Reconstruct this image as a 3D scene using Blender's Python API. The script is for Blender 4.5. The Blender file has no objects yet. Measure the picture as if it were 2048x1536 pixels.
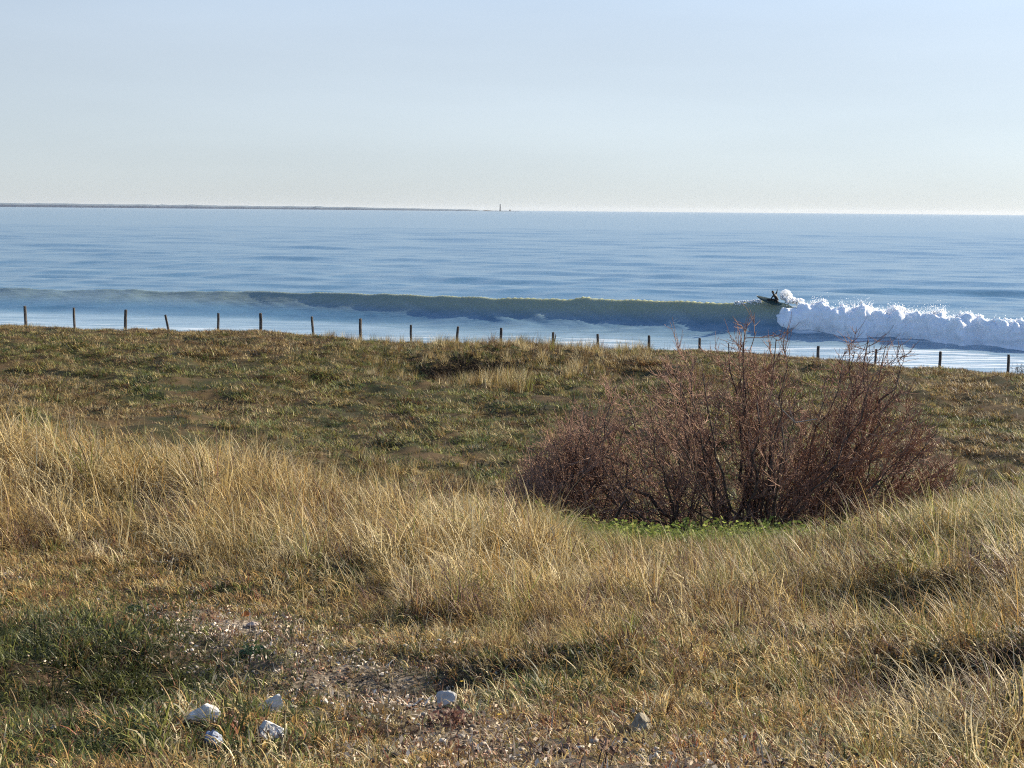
import bpy, bmesh, math, random
import numpy as np
from mathutils import Vector, Matrix

random.seed(7)
rng = np.random.default_rng(7)
S = bpy.context.scene
COL = S.collection
R = math.radians

# ------------------------------------------------------------------ camera, sky, sun
FPX = 3000.0                       # focal length in pixels of a 2048 px wide frame
EYE = 11.0                         # eye height above the sea
PITCH = math.atan(348 / FPX)
ROLL = 0.0088
fwd = Vector((0, math.cos(PITCH), -math.sin(PITCH)))
up0 = Vector((0, math.sin(PITCH), math.cos(PITCH)))
rt0 = Vector((1, 0, 0))
rt = rt0 * math.cos(ROLL) + up0 * math.sin(ROLL)
up = up0 * math.cos(ROLL) - rt0 * math.sin(ROLL)
cd = bpy.data.cameras.new('camera')
cd.sensor_fit = 'HORIZONTAL'; cd.sensor_width = 36
cd.lens = 36 * FPX / 2048
cd.clip_start = 0.1; cd.clip_end = 100000
cam = bpy.data.objects.new('camera', cd); COL.objects.link(cam)
cam.matrix_world = Matrix(((rt.x, up.x, -fwd.x, 0), (rt.y, up.y, -fwd.y, 0), (rt.z, up.z, -fwd.z, EYE), (0, 0, 0, 1)))
S.camera = cam

SUN_AZ, SUN_EL = R(62), R(25)      # clockwise from the view direction (+Y)
w = bpy.data.worlds.new('World'); S.world = w; w.use_nodes = True
nt = w.node_tree
bg = nt.nodes['Background']
sky = nt.nodes.new('ShaderNodeTexSky'); sky.sky_type = 'NISHITA'
sky.sun_disc = False
sky.sun_elevation = SUN_EL; sky.sun_rotation = SUN_AZ
sky.altitude = 0; sky.air_density = 0.75; sky.dust_density = 0.2; sky.ozone_density = 3.0
SKY_S = 0.122
# thin coastal haze: a pale veil low in the sky all round, brighter towards the sun
sdir = Vector((math.sin(SUN_AZ) * math.cos(SUN_EL), math.cos(SUN_AZ) * math.cos(SUN_EL), math.sin(SUN_EL)))
gn = nt.nodes.new('ShaderNodeTexCoord'); sz = nt.nodes.new('ShaderNodeSeparateXYZ'); nt.links.new(gn.outputs['Generated'], sz.inputs[0])
vr = nt.nodes.new('ShaderNodeValToRGB'); nt.links.new(sz.outputs['Z'], vr.inputs[0])
e = vr.color_ramp.elements
e[0].position = 0.0; e[0].color = (.66, .71, .745, 1); e[1].position = 0.14; e[1].color = (.67, .775, .895, 1)
m_ = e.new(0.05); m_.color = (.72, .80, .86, 1)
dt = nt.nodes.new('ShaderNodeVectorMath'); dt.operation = 'DOT_PRODUCT'; dt.inputs[1].default_value = sdir; nt.links.new(gn.outputs['Generated'], dt.inputs[0])
gain = nt.nodes.new('ShaderNodeMath'); gain.operation = 'MULTIPLY_ADD'; gain.inputs[1].default_value = 0.168 / SKY_S; gain.inputs[2].default_value = 0.345 / SKY_S
nt.links.new(dt.outputs['Value'], gain.inputs[0])
cm = nt.nodes.new('ShaderNodeMapping'); cm.inputs['Scale'].default_value = (3, 3, 22); cm.inputs['Rotation'].default_value = (0.03, 0.06, 0); nt.links.new(gn.outputs['Generated'], cm.inputs[0])
cn = nt.nodes.new('ShaderNodeTexNoise'); cn.inputs['Scale'].default_value = 1.0; cn.inputs['Detail'].default_value = 4; nt.links.new(cm.outputs[0], cn.inputs['Vector'])
cg = nt.nodes.new('ShaderNodeMapRange'); cg.inputs['From Min'].default_value = .35; cg.inputs['From Max'].default_value = .7; cg.inputs['To Min'].default_value = .965; cg.inputs['To Max'].default_value = 1.05; nt.links.new(cn.outputs['Fac'], cg.inputs['Value'])
gain_ = nt.nodes.new('ShaderNodeMath'); gain_.operation = 'MULTIPLY'; nt.links.new(gain.outputs[0], gain_.inputs[0]); nt.links.new(cg.outputs[0], gain_.inputs[1]); gain = gain_
vl = nt.nodes.new('ShaderNodeVectorMath'); vl.operation = 'SCALE'; nt.links.new(vr.outputs[0], vl.inputs[0]); nt.links.new(gain.outputs[0], vl.inputs['Scale'])
kr = nt.nodes.new('ShaderNodeMapRange'); kr.interpolation_type = 'SMOOTHSTEP'; nt.links.new(sz.outputs['Z'], kr.inputs['Value'])
kr.inputs['From Min'].default_value = 0.09; kr.inputs['From Max'].default_value = 0.40; kr.inputs['To Min'].default_value = 0.90; kr.inputs['To Max'].default_value = 0.06
mk = nt.nodes.new('ShaderNodeMixRGB'); nt.links.new(kr.outputs[0], mk.inputs[0]); nt.links.new(sky.outputs[0], mk.inputs[1]); nt.links.new(vl.outputs[0], mk.inputs[2])
nt.links.new(mk.outputs[0], bg.inputs[0]); bg.inputs[1].default_value = SKY_S
sd = bpy.data.lights.new('sun', 'SUN'); sd.energy = 5.0; sd.angle = R(0.53); sd.color = (1.0, 0.88, 0.69)
sun = bpy.data.objects.new('sun', sd); COL.objects.link(sun)
sun.rotation_euler = sdir.to_track_quat('Z', 'Y').to_euler(); sun.location = (30, 20, 40)
vs = S.view_settings
vs.view_transform = 'Standard'; vs.look = 'None'; vs.gamma = 1; vs.exposure = 1.05; vs.use_curve_mapping = False
S.cycles.max_bounces = 8; S.cycles.transparent_max_bounces = 6
S.cycles.use_denoising = False; S.cycles.filter_width = 1.15

def at(px, py, Y):
    """the world point seen at a pixel of the photograph (2048 x 1536), Y metres out"""
    d = fwd + rt * ((px - 1024) / FPX) + up * (-(py - 768) / FPX)
    k = Y / d.y
    return Vector((d.x * k, Y, EYE + d.z * k))

# ------------------------------------------------------------------ noise
def _h(ix, iy, iz, seed):
    n = (ix.astype(np.int64) * 374761393 + iy.astype(np.int64) * 668265263 + iz.astype(np.int64) * 2147483647 + seed * 974711) & 0xffffffff
    n = ((n ^ (n >> 13)) * 1274126177) & 0xffffffff
    n = (n ^ (n >> 16)) & 0xffffff
    return n / float(0xffffff) * 2 - 1

def vn3(x, y, z, seed=0):
    x, y, z = np.broadcast_arrays(np.asarray(x, float), np.asarray(y, float), np.asarray(z, float))
    xi, yi, zi = np.floor(x), np.floor(y), np.floor(z)
    fx, fy, fz = x - xi, y - yi, z - zi
    s = lambda t: t * t * t * (t * (t * 6 - 15) + 10)
    fx, fy, fz = s(fx), s(fy), s(fz)
    o = 0
    for dx in (0, 1):
        for dy in (0, 1):
            for dz in (0, 1):
                o = o + (fx if dx else 1 - fx) * (fy if dy else 1 - fy) * (fz if dz else 1 - fz) * _h(xi + dx, yi + dy, zi + dz, seed)
    return o

def vn(x, y, seed=0):
    x, y = np.broadcast_arrays(np.asarray(x, float), np.asarray(y, float))
    xi, yi = np.floor(x), np.floor(y)
    fx, fy = x - xi, y - yi
    s = lambda t: t * t * t * (t * (t * 6 - 15) + 10)
    fx, fy = s(fx), s(fy)
    z = np.zeros_like(xi)
    return ((1 - fx) * (1 - fy) * _h(xi, yi, z, seed) + fx * (1 - fy) * _h(xi + 1, yi, z, seed)
            + (1 - fx) * fy * _h(xi, yi + 1, z, seed) + fx * fy * _h(xi + 1, yi + 1, z, seed))

def fbm(x, y, o=4, seed=0):
    t, a, n = 0, 1.0, 0
    for i in range(o):
        c, s_ = math.cos(i * 1.3), math.sin(i * 1.3)
        xx, yy = (np.asarray(x) * c - np.asarray(y) * s_) * 2 ** i, (np.asarray(x) * s_ + np.asarray(y) * c) * 2 ** i
        t = t + a * vn(xx + i * 17.3, yy - i * 9.1, seed + i); n += a; a *= 0.5
    return t / n * 1.5

def fbm3(x, y, z, o=4, seed=0):
    t, a, n = 0, 1.0, 0
    for i in range(o):
        t = t + a * vn3(x * 2 ** i + i * 7.7, y * 2 ** i, z * 2 ** i - i * 3.1, seed + i); n += a; a *= 0.55
    return t / n * 1.5

def sm(x, a, b):
    t = np.clip((np.asarray(x, float) - a) / (b - a), 0, 1)
    return t * t * (3 - 2 * t)

# ------------------------------------------------------------------ materials
def mat(name):
    m = bpy.data.materials.new(name); m.use_nodes = True
    n = m.node_tree.nodes; l = m.node_tree.links
    return m, n, l, n['Principled BSDF'], n['Material Output']

def setp(b, **k):
    for a, v in k.items():
        b.inputs[a.replace('_', ' ')].default_value = v

def noise_col(n, l, scale, c1, c2, lo=0.35, hi=0.65, detail=6, vec=None, coords='Object'):
    tc = n.new('ShaderNodeTexCoord'); nz = n.new('ShaderNodeTexNoise'); cr = n.new('ShaderNodeValToRGB')
    nz.inputs['Scale'].default_value = scale; nz.inputs['Detail'].default_value = detail
    l.new(vec if vec is not None else tc.outputs[coords], nz.inputs['Vector'])
    cr.color_ramp.elements[0].position = lo; cr.color_ramp.elements[0].color = (*c1, 1)
    cr.color_ramp.elements[1].position = hi; cr.color_ramp.elements[1].color = (*c2, 1)
    l.new(nz.outputs['Fac'], cr.inputs['Fac'])
    return cr.outputs['Color'], nz.outputs['Fac']

def simple(name, c1, c2, scale, rough=0.8, bump=0.3, dist=0.01, spec=0.3):
    m, n, l, b, o = mat(name)
    c, f = noise_col(n, l, scale, c1, c2)
    l.new(c, b.inputs['Base Color'])
    setp(b, Roughness=rough); b.inputs['Specular IOR Level'].default_value = spec
    bp = n.new('ShaderNodeBump'); bp.inputs['Strength'].default_value = bump; bp.inputs['Distance'].default_value = dist
    l.new(f, bp.inputs['Height']); l.new(bp.outputs[0], b.inputs['Normal'])
    return m

def blade_mat(name, trans=0.4, rough=0.5, lo=0.22, hi=1.5):
    m, n, l, b, o = mat(name)
    ti = n.new('ShaderNodeAttribute'); ti.attribute_type = 'INSTANCER'; ti.attribute_name = 'tint'
    bl = n.new('ShaderNodeAttribute'); bl.attribute_name = 'blade'
    sp = n.new('ShaderNodeSeparateColor'); l.new(bl.outputs['Color'], sp.inputs[0])
    mr = n.new('ShaderNodeMapRange'); mr.inputs['To Min'].default_value = lo; mr.inputs['To Max'].default_value = hi
    l.new(sp.outputs[0], mr.inputs['Value'])
    vm = n.new('ShaderNodeVectorMath'); vm.operation = 'SCALE'
    l.new(ti.outputs['Color'], vm.inputs[0]); l.new(mr.outputs[0], vm.inputs['Scale'])
    l.new(vm.outputs[0], b.inputs['Base Color'])
    setp(b, Roughness=rough); b.inputs['Specular IOR Level'].default_value = 0.25
    tr = n.new('ShaderNodeBsdfTranslucent'); l.new(vm.outputs[0], tr.inputs[0])
    mx = n.new('ShaderNodeMixShader'); mx.inputs[0].default_value = trans
    l.new(b.outputs[0], mx.inputs[1]); l.new(tr.outputs[0], mx.inputs[2]); l.new(mx.outputs[0], o.inputs[0])
    return m

# ------------------------------------------------------------------ object helpers
def mesh_obj(name, verts, faces, m=None, parent=None, smooth=False, link=True):
    me = bpy.data.meshes.new(name)
    verts = np.asarray(verts, dtype=np.float32)
    if isinstance(faces, np.ndarray):
        k = faces.shape[1]; nf = len(faces)
        me.vertices.add(len(verts)); me.vertices.foreach_set('co', verts.ravel())
        me.loops.add(nf * k); me.loops.foreach_set('vertex_index', faces.astype(np.int32).ravel())
        me.polygons.add(nf); me.polygons.foreach_set('loop_start', np.arange(0, nf * k, k, dtype=np.int32))
        me.update(calc_edges=True)
    else:
        me.from_pydata([tuple(map(float, v)) for v in verts], [], faces)
    if m: me.materials.append(m)
    if smooth:
        me.polygons.foreach_set('use_smooth', np.ones(len(me.polygons), dtype=bool))
    o = bpy.data.objects.new(name, me)
    if link: COL.objects.link(o)
    if parent is not None: o.parent = parent
    return o

def tag(o, label=None, cat=None, group=None, kind=None):
    if label: o['label'] = label
    if cat: o['category'] = cat
    if group: o['group'] = group
    if kind: o['kind'] = kind
    return o

def empty(name, loc, label, cat, group=None):
    o = bpy.data.objects.new(name, None); COL.objects.link(o); o.location = loc
    o.empty_display_size = 0.2
    return tag(o, label, cat, group)

def fattr(o, name, vals, typ='FLOAT'):
    a = o.data.attributes.new(name, typ, 'POINT')
    if typ == 'FLOAT': a.data.foreach_set('value', np.asarray(vals, np.float32))
    elif typ == 'INT': a.data.foreach_set('value', np.asarray(vals, np.int32))
    elif typ == 'FLOAT_VECTOR': a.data.foreach_set('vector', np.asarray(vals, np.float32).ravel())
    elif typ == 'FLOAT_COLOR': a.data.foreach_set('color', np.asarray(vals, np.float32).ravel())

def tube(path, radii, sides=6, caps=True):
    """verts and faces of a tube along a list of points"""
    P = [Vector(p) for p in path]; V = []; F = []
    for i, p in enumerate(P):
        t = (P[min(i + 1, len(P) - 1)] - P[max(i - 1, 0)]).normalized()
        a = t.orthogonal().normalized() if i == 0 else (a - t * a.dot(t)).normalized()
        b = t.cross(a)
        for k in range(sides):
            th = 2 * math.pi * k / sides
            V.append(p + (a * math.cos(th) + b * math.sin(th)) * radii[i])
    for i in range(len(P) - 1):
        for k in range(sides):
            F.append((i * sides + k, i * sides + (k + 1) % sides, (i + 1) * sides + (k + 1) % sides, (i + 1) * sides + k))
    if caps:
        F.append(tuple(range(sides))[::-1]); F.append(tuple((len(P) - 1) * sides + k for k in range(sides)))
    return V, F

def merge(parts):
    V, F = [], []
    for v, f in parts:
        o = len(V); V += [tuple(x) for x in v]; F += [tuple(i + o for i in q) for q in f]
    return V, F

# ------------------------------------------------------------------ the shape of the land
def hor(px): return 420 + (px - 1024) * ROLL
CP = []
for px, rows in {
    -500: [(1536, 4.6), (1400, 6.1), (1250, 8.7), (1130, 11), (980, 14.5), (890, 17), ('d', 21, 3.9), (840, 28), (755, 42), (652, 66)],
    0:    [(1536, 4.6), (1400, 6.1), (1250, 8.7), (1150, 11), (1000, 14.5), (915, 17), ('d', 21.5, 4.1), (850, 28), (760, 42), (652, 66)],
    500:  [(1536, 4.6), (1400, 6.2), (1250, 9.0), (1155, 11), (1042, 14.5), (965, 17), ('d', 21.5, 4.5), (900, 28), (780, 42), (664, 66)],
    1000: [(1536, 4.6), (1400, 6.2), (1250, 9.0), (1160, 11.5), (1090, 14.5), (1050, 17), ('d', 21.5, 4.75), (985, 26), (800, 42), (690, 66)],
    1500: [(1536, 4.6), (1400, 6.3), (1260, 9.0), (1180, 11.5), (1120, 14.5), (1088, 17), ('d', 21, 4.85), ('d', 27, 5.2), (810, 42), (708, 66)],
    2048: [(1536, 4.5), (1400, 6.0), (1240, 8.6), (1130, 11), (1055, 13.5), (1030, 15.5), ('d', 21, 4.6), (950, 27), (835, 42), (750, 66)],
    2550: [(1536, 4.4), (1380, 6.0), (1210, 8.6), (1090, 11), (1010, 13.5), (985, 15.5), ('d', 21, 4.5), (945, 27), (850, 42), (785, 66)],
}.items():
    for r in rows:
        if r[0] == 'd':
            CP.append(((px - 1024) / FPX, r[1], EYE - r[2]))
        else:
            p = at(px, r[0], r[1]); CP.append((p.x / p.y, p.y, p.z))
    zc = CP[-1][2]
    CP.append(((px - 1024) / FPX, 72, zc - 1.4))
    CP.append(((px - 1024) / FPX, 90, zc - 3.6))
CP = np.array(CP)
def _key(a, Y): return np.stack([np.clip(a, -0.52, 0.52) * 4.0, np.log(np.clip(Y, 3.6, 92)) * 1.6], -1)
_K = _key(CP[:, 0], CP[:, 1])
def _phi(r2): return np.where(r2 > 1e-12, r2 * np.log(np.maximum(r2, 1e-12)), 0) * 0.5
_n = len(CP)
_M = np.zeros((_n + 3, _n + 3))
_M[:_n, :_n] = _phi(((_K[:, None] - _K[None]) ** 2).sum(-1)) + np.eye(_n) * 0.003
_M[:_n, _n] = 1; _M[:_n, _n + 1:] = _K; _M[_n, :_n] = 1; _M[_n + 1:, :_n] = _K.T
_W = np.linalg.solve(_M, np.concatenate([CP[:, 2], [0, 0, 0]]))

# the breaking wave's line, as depth and height over the bearing a = X/Y
WA = np.array([-0.60, -0.341, -0.175, -0.008, 0.159, 0.174, 0.182, 0.192, 0.225, 0.341, 0.6])
WY = np.array([180, 170, 163, 148, 139.5, 139.2, 139.0, 138.8, 138.0, 132, 122])
WH = np.array([1.6, 1.78, 2.08, 2.62, 3.12, 3.0, 2.8, 1.9, 1.0, 0.8, 0.7])
def wave_y(a): return np.interp(a, WA, WY)
def wave_h(a): return np.interp(a, WA, WH)

def height(X, Y):
    X = np.atleast_1d(np.asarray(X, float)); Y = np.atleast_1d(np.asarray(Y, float))
    Yc = np.maximum(Y, 3.0)
    a = X / Yc
    k = _key(a, Y)
    z = np.empty(len(X))
    for i in range(0, len(X), 20000):
        q = k[i:i + 20000]
        z[i:i + 20000] = _phi(((q[:, None] - _K[None]) ** 2).sum(-1)) @ _W[:_n] + _W[_n] + q @ _W[_n + 1:]
    nearf = 1 - sm(Y, 18, 26)
    z = z + nearf * (0.07 * fbm(X * 0.9, Y * 0.9, 3, 11) + 0.03 * fbm(X * 4, Y * 4, 2, 12))
    cr = 1 - 0.6 * sm(Y, 52, 64)
    z = z + (1 - nearf) * cr * (0.16 * fbm(X * 0.55, Y * 0.35, 3, 13) + 0.11 * fbm(X * 1.5, Y * 1.1, 2, 14))
    for gx, gy, rx, ry, mo in DIPS:
        z = z - 0.16 * np.exp(-((X - gx) / rx) ** 2 - ((Y - gy) / ry) ** 2) + mo * np.exp(-((X - gx - rx * 1.3) / rx) ** 2 - ((Y - gy - ry * .9) / ry) ** 2)
    z = z - 0.20 * sm(Y, 46, 57)
    # the blowout with its little lip in the far slope
    p = BLOW
    ex, ey = (X - p[0]) / 3.5, (Y - p[1]) / 4.4
    z = z - 1.05 * np.exp(-(ex ** 2 + ey ** 2) * 1.4)
    ex, ey = (X - p[0] - 1.6) / 1.9, (Y - p[1] - 4.0) / 2.0
    z = z + 0.30 * np.exp(-(ex ** 2 + ey ** 2))
    zb = (wave_y(a) - 36 - Y) * 0.045
    return np.where(Y > 76, np.minimum(z, np.maximum(zb, -3)), z)
BLOW = (0, 50); DIPS = []
_b = at(900, 765, 50); BLOW = (_b.x, 50.0)

def hz(x, y): return float(height([x], [y])[0])

def gpt(px, py, y0=3.5, y1=80):
    """where the view ray of a pixel meets the land"""
    Ys = np.exp(np.linspace(math.log(y0), math.log(y1), 700))
    P = [at(px, py, y) for y in Ys]
    z = height([p.x for p in P], Ys)
    for i, p in enumerate(P):
        if p.z <= z[i]:
            return Vector((p.x, p.y, float(z[i])))
    return Vector((P[-1].x, P[-1].y, float(z[-1])))

_d = [(gpt(px, py), rx, ry, mo) for px, py, rx, ry, mo in ((1830, 1395, .55, .40, .16), (1960, 1440, .45, .3, .14), (1780, 1245, .5, .5, .16), (60, 1380, 1.0, 1.3, 0), (290, 1350, .4, .5, 0), (870, 1350, .55, .4, .10))]
DIPS = [(p.x, p.y, rx, ry, mo) for p, rx, ry, mo in _d]
def PX(X, Y): return 1024 + FPX * X / Y

PATH = [gpt(*q) for q in ((440, 1235), (500, 1268), (600, 1330), (720, 1400), (900, 1465), (1150, 1530))]
PATH += [PATH[-1] + (PATH[-1] - PATH[-2]) * 1.5]
def path_w(X, Y, wid=0.55):
    d = np.full(np.shape(X), 99.0)
    for p, q in zip(PATH[:-1], PATH[1:]):
        vx, vy = q.x - p.x, q.y - p.y
        t = np.clip(((X - p.x) * vx + (Y - p.y) * vy) / (vx * vx + vy * vy), 0, 1)
        d = np.minimum(d, np.hypot(X - p.x - t * vx, Y - p.y - t * vy))
    return np.exp(-(d / wid) ** 2)

def build_ground():
    u = np.linspace(-1, 1, 341)
    xs = np.sinh(u * 5.2) / math.sinh(5.2) * 150
    ys = np.concatenate([np.linspace(-12, 3, 16)[:-1], np.exp(np.linspace(math.log(3), math.log(24), 190)), np.linspace(24, 80, 130)[1:], np.linspace(80, 170, 40)[1:]])
    Xg, Yg = np.meshgrid(xs, ys)
    z = height(Xg.ravel(), Yg.ravel())
    V = np.stack([Xg.ravel(), Yg.ravel(), z], -1)
    nx, ny = len(xs), len(ys)
    i = (np.arange(ny - 1)[:, None] * nx + np.arange(nx - 1)[None]).ravel()
    F = np.stack([i, i + 1, i + nx + 1, i + nx], -1)
    m, n, l, b, o = mat('dune_soil')
    c1, f1 = noise_col(n, l, 2.2, (0.025, 0.020, 0.012), (0.085, 0.062, 0.034), 0.35, 0.7, 8)
    c2, f2 = noise_col(n, l, 38, (0.13, 0.10, 0.07), (0.46, 0.38, 0.29), 0.38, 0.66, 5)
    c3, f3 = noise_col(n, l, 0.9, (0.03, 0.032, 0.014), (0.09, 0.06, 0.03), 0.4, 0.62, 8)
    at1 = n.new('ShaderNodeAttribute'); at1.attribute_name = 'bare'
    at2 = n.new('ShaderNodeAttribute'); at2.attribute_name = 'far'
    m1 = n.new('ShaderNodeMixRGB'); l.new(at2.outputs['Fac'], m1.inputs[0]); l.new(c1, m1.inputs[1]); l.new(c3, m1.inputs[2])
    m2 = n.new('ShaderNodeMixRGB'); l.new(at1.outputs['Fac'], m2.inputs[0]); l.new(m1.outputs[0], m2.inputs[1]); l.new(c2, m2.inputs[2])
    l.new(m2.outputs[0], b.inputs['Base Color']); setp(b, Roughness=0.95); b.inputs['Specular IOR Level'].default_value = 0.1
    bp = n.new('ShaderNodeBump'); bp.inputs['Strength'].default_value = 0.8; bp.inputs['Distance'].default_value = 0.02
    l.new(f2, bp.inputs['Height']); l.new(bp.outputs[0], b.inputs['Normal'])
    g = mesh_obj('dune_ground', V, F, m, smooth=True)
    fx, fy = Xg.ravel(), Yg.ravel()
    bare = np.clip(path_w(fx, np.maximum(fy, 3), .42) * .8 * (.5 + .6 * fbm(fx * 2, fy * 2, 2, 240)), 0, 1) * (fy < 20)
    bare = np.maximum(bare, sm(fy, 78, 84))
    fattr(g, 'bare', bare); fattr(g, 'far', sm(fy, 20, 26))
    tag(g, kind='structure')
    return g
build_ground()

# ------------------------------------------------------------------ the sea
def chop(X, Y):
    """small wind waves and swell, fading where the mesh gets coarse"""
    z = 0
    r = np.random.default_rng(3)
    for lam, amp, spread in ((38, .11, .12), (27, .09, .16), (17, .07, .25), (11, .055, .35), (7.5, .045, .45), (4.6, .035, .6), (3.0, .026, .8)):
        for k in range(3):
            th = r.normal(0.30, spread); ph = r.uniform(0, 6.28); la = lam * r.uniform(.85, 1.2)
            kk = 2 * math.pi / la
            q = kk * (math.sin(th) * X + math.cos(th) * Y) + ph + 1.6 * vn(X / (la * 3.5), Y / (la * 2.2), int(la * 10) + k)
            fade = 1 - sm(Y, la * 30, la * 70)
            s = 0.5 + 0.5 * np.sin(q)
            z = z + amp * fade * (s ** 1.6 * 2 - 0.9) * (0.75 + 0.5 * vn(X / (la * 5), Y / (la * 4), 50 + k))
    return z

def sea_z(X, Y):
    a = X / Y
    tt = Y - wave_y(a)
    A = wave_h(a) * (1 + 0.06 * vn(X * 0.055, X * 0 + 5, 33) + 0.06 * vn(X * 0.16, X * 0 + 2, 31) + 0.035 * vn(X * 0.6, X * 0, 32))
    wf = np.interp(a, [-0.6, -0.34, -0.17, 0.0, 0.16, 0.6], [6.0, 5.2, 4.0, 2.7, 2.1, 2.1])
    tp = tt + 0.35
    front = A * np.exp(-np.abs(np.minimum(tp, 0)) / wf) - 0.25 * np.exp(-((tt + 9) / 4) ** 2)
    back = A * (0.86 * np.exp(-(np.maximum(tp, 0) / 7.0) ** 2) + 0.14 * np.exp(-np.maximum(tp, 0) / 0.5))
    z = np.where(tp < 0, front, back)
    calm = 1 - 0.65 * np.exp(-(tt / 8) ** 2)
    inshore = 1 - 0.7 * sm(-tt, 6, 16)
    z = z + chop(X, Y) * calm * inshore
    # drawn-up ribs on the face
    rib = vn((X + 1.1 * tt) * 0.9, tt * 0.22, 41) * 0.15 + vn((X + 0.9 * tt) * 2.4, tt * 0.4, 42) * 0.08
    z = z + rib * (.22 + .78 * sm(a, -.16, .04)) * np.exp(-((tt + 2.2) / 2.2) ** 2)
    # the next swells coming in
    for a0, a1, y0, y1, h, wd in ((0.13, 0.42, 216, 206, 1.15, 6), (-0.02, 0.20, 262, 252, 0.35, 9), (-0.5, -0.12, 300, 285, 0.4, 10), (-0.2, 0.1, 345, 335, 0.4, 12), (0.1, 0.5, 320, 300, 0.4, 11), (-0.5, 0.5, 430, 420, 0.4, 14), (-0.5, 0.5, 560, 545, 0.4, 18), (-.5, .5, 720, 700, .45, 22)):
        yy = y0 + (y1 - y0) * (a - a0) / (a1 - a0) + 5 * vn(a * 14, a * 0 + y0, 61)
        t2 = Y - yy
        wgt = sm(a, a0 - 0.05, a0 + 0.04) * (1 - sm(a, a1 - 0.04, a1 + 0.05)) * (0.8 + 0.4 * vn(X / 18, X * 0 + y0, 62))
        z = z + h * wgt * np.where(t2 < 0, np.exp(-(t2 / (wd * .55)) ** 2), np.exp(-(t2 / wd) ** 2))
    # foam sheet relief inshore
    return z

def foam_amount(X, Y):
    a = X / Y
    tt = Y - wave_y(a)
    n1 = fbm(X * 0.10, Y * 0.35, 4, 71)
    right = sm(a, 0.10, 0.24)
    sheet = 0.60 * right * (1 - sm(tt + 4 * n1, -14.5, -11.0))
    line = 0.5 * (1 - sm(tt + 3 * n1, -26, -18))
    wash = 0.54 * (1 - sm(tt + 5 * n1, -17, -8)) * sm(a, -0.5, 0.1)
    crest = 0.8 * sm(a, 0.06, 0.155) * np.exp(-((tt + 0.0) / 0.30) ** 2) * (a < 0.19)
    bp_ = np.interp(a, [0.172, 0.19, 0.225, 0.28, 0.341, 0.5], [664, 668, 673, 682, 694, 722])
    toe = FPX * EYE / (bp_ - 420 - FPX * a * ROLL)
    lace = 0.62 * sm(a, 0.165, 0.185) * np.exp(-((Y - toe + 0.6 + 1.2 * n1) / 1.5) ** 2)
    behind = 0.42 * sm(a, 0.20, 0.24) * np.exp(-((Y - toe - 9) / 4.5) ** 2)
    wash = np.maximum(wash, np.maximum(lace, behind))
    return np.clip(np.maximum(np.maximum(sheet, line), np.maximum(wash, crest)), 0, 1)

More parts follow.
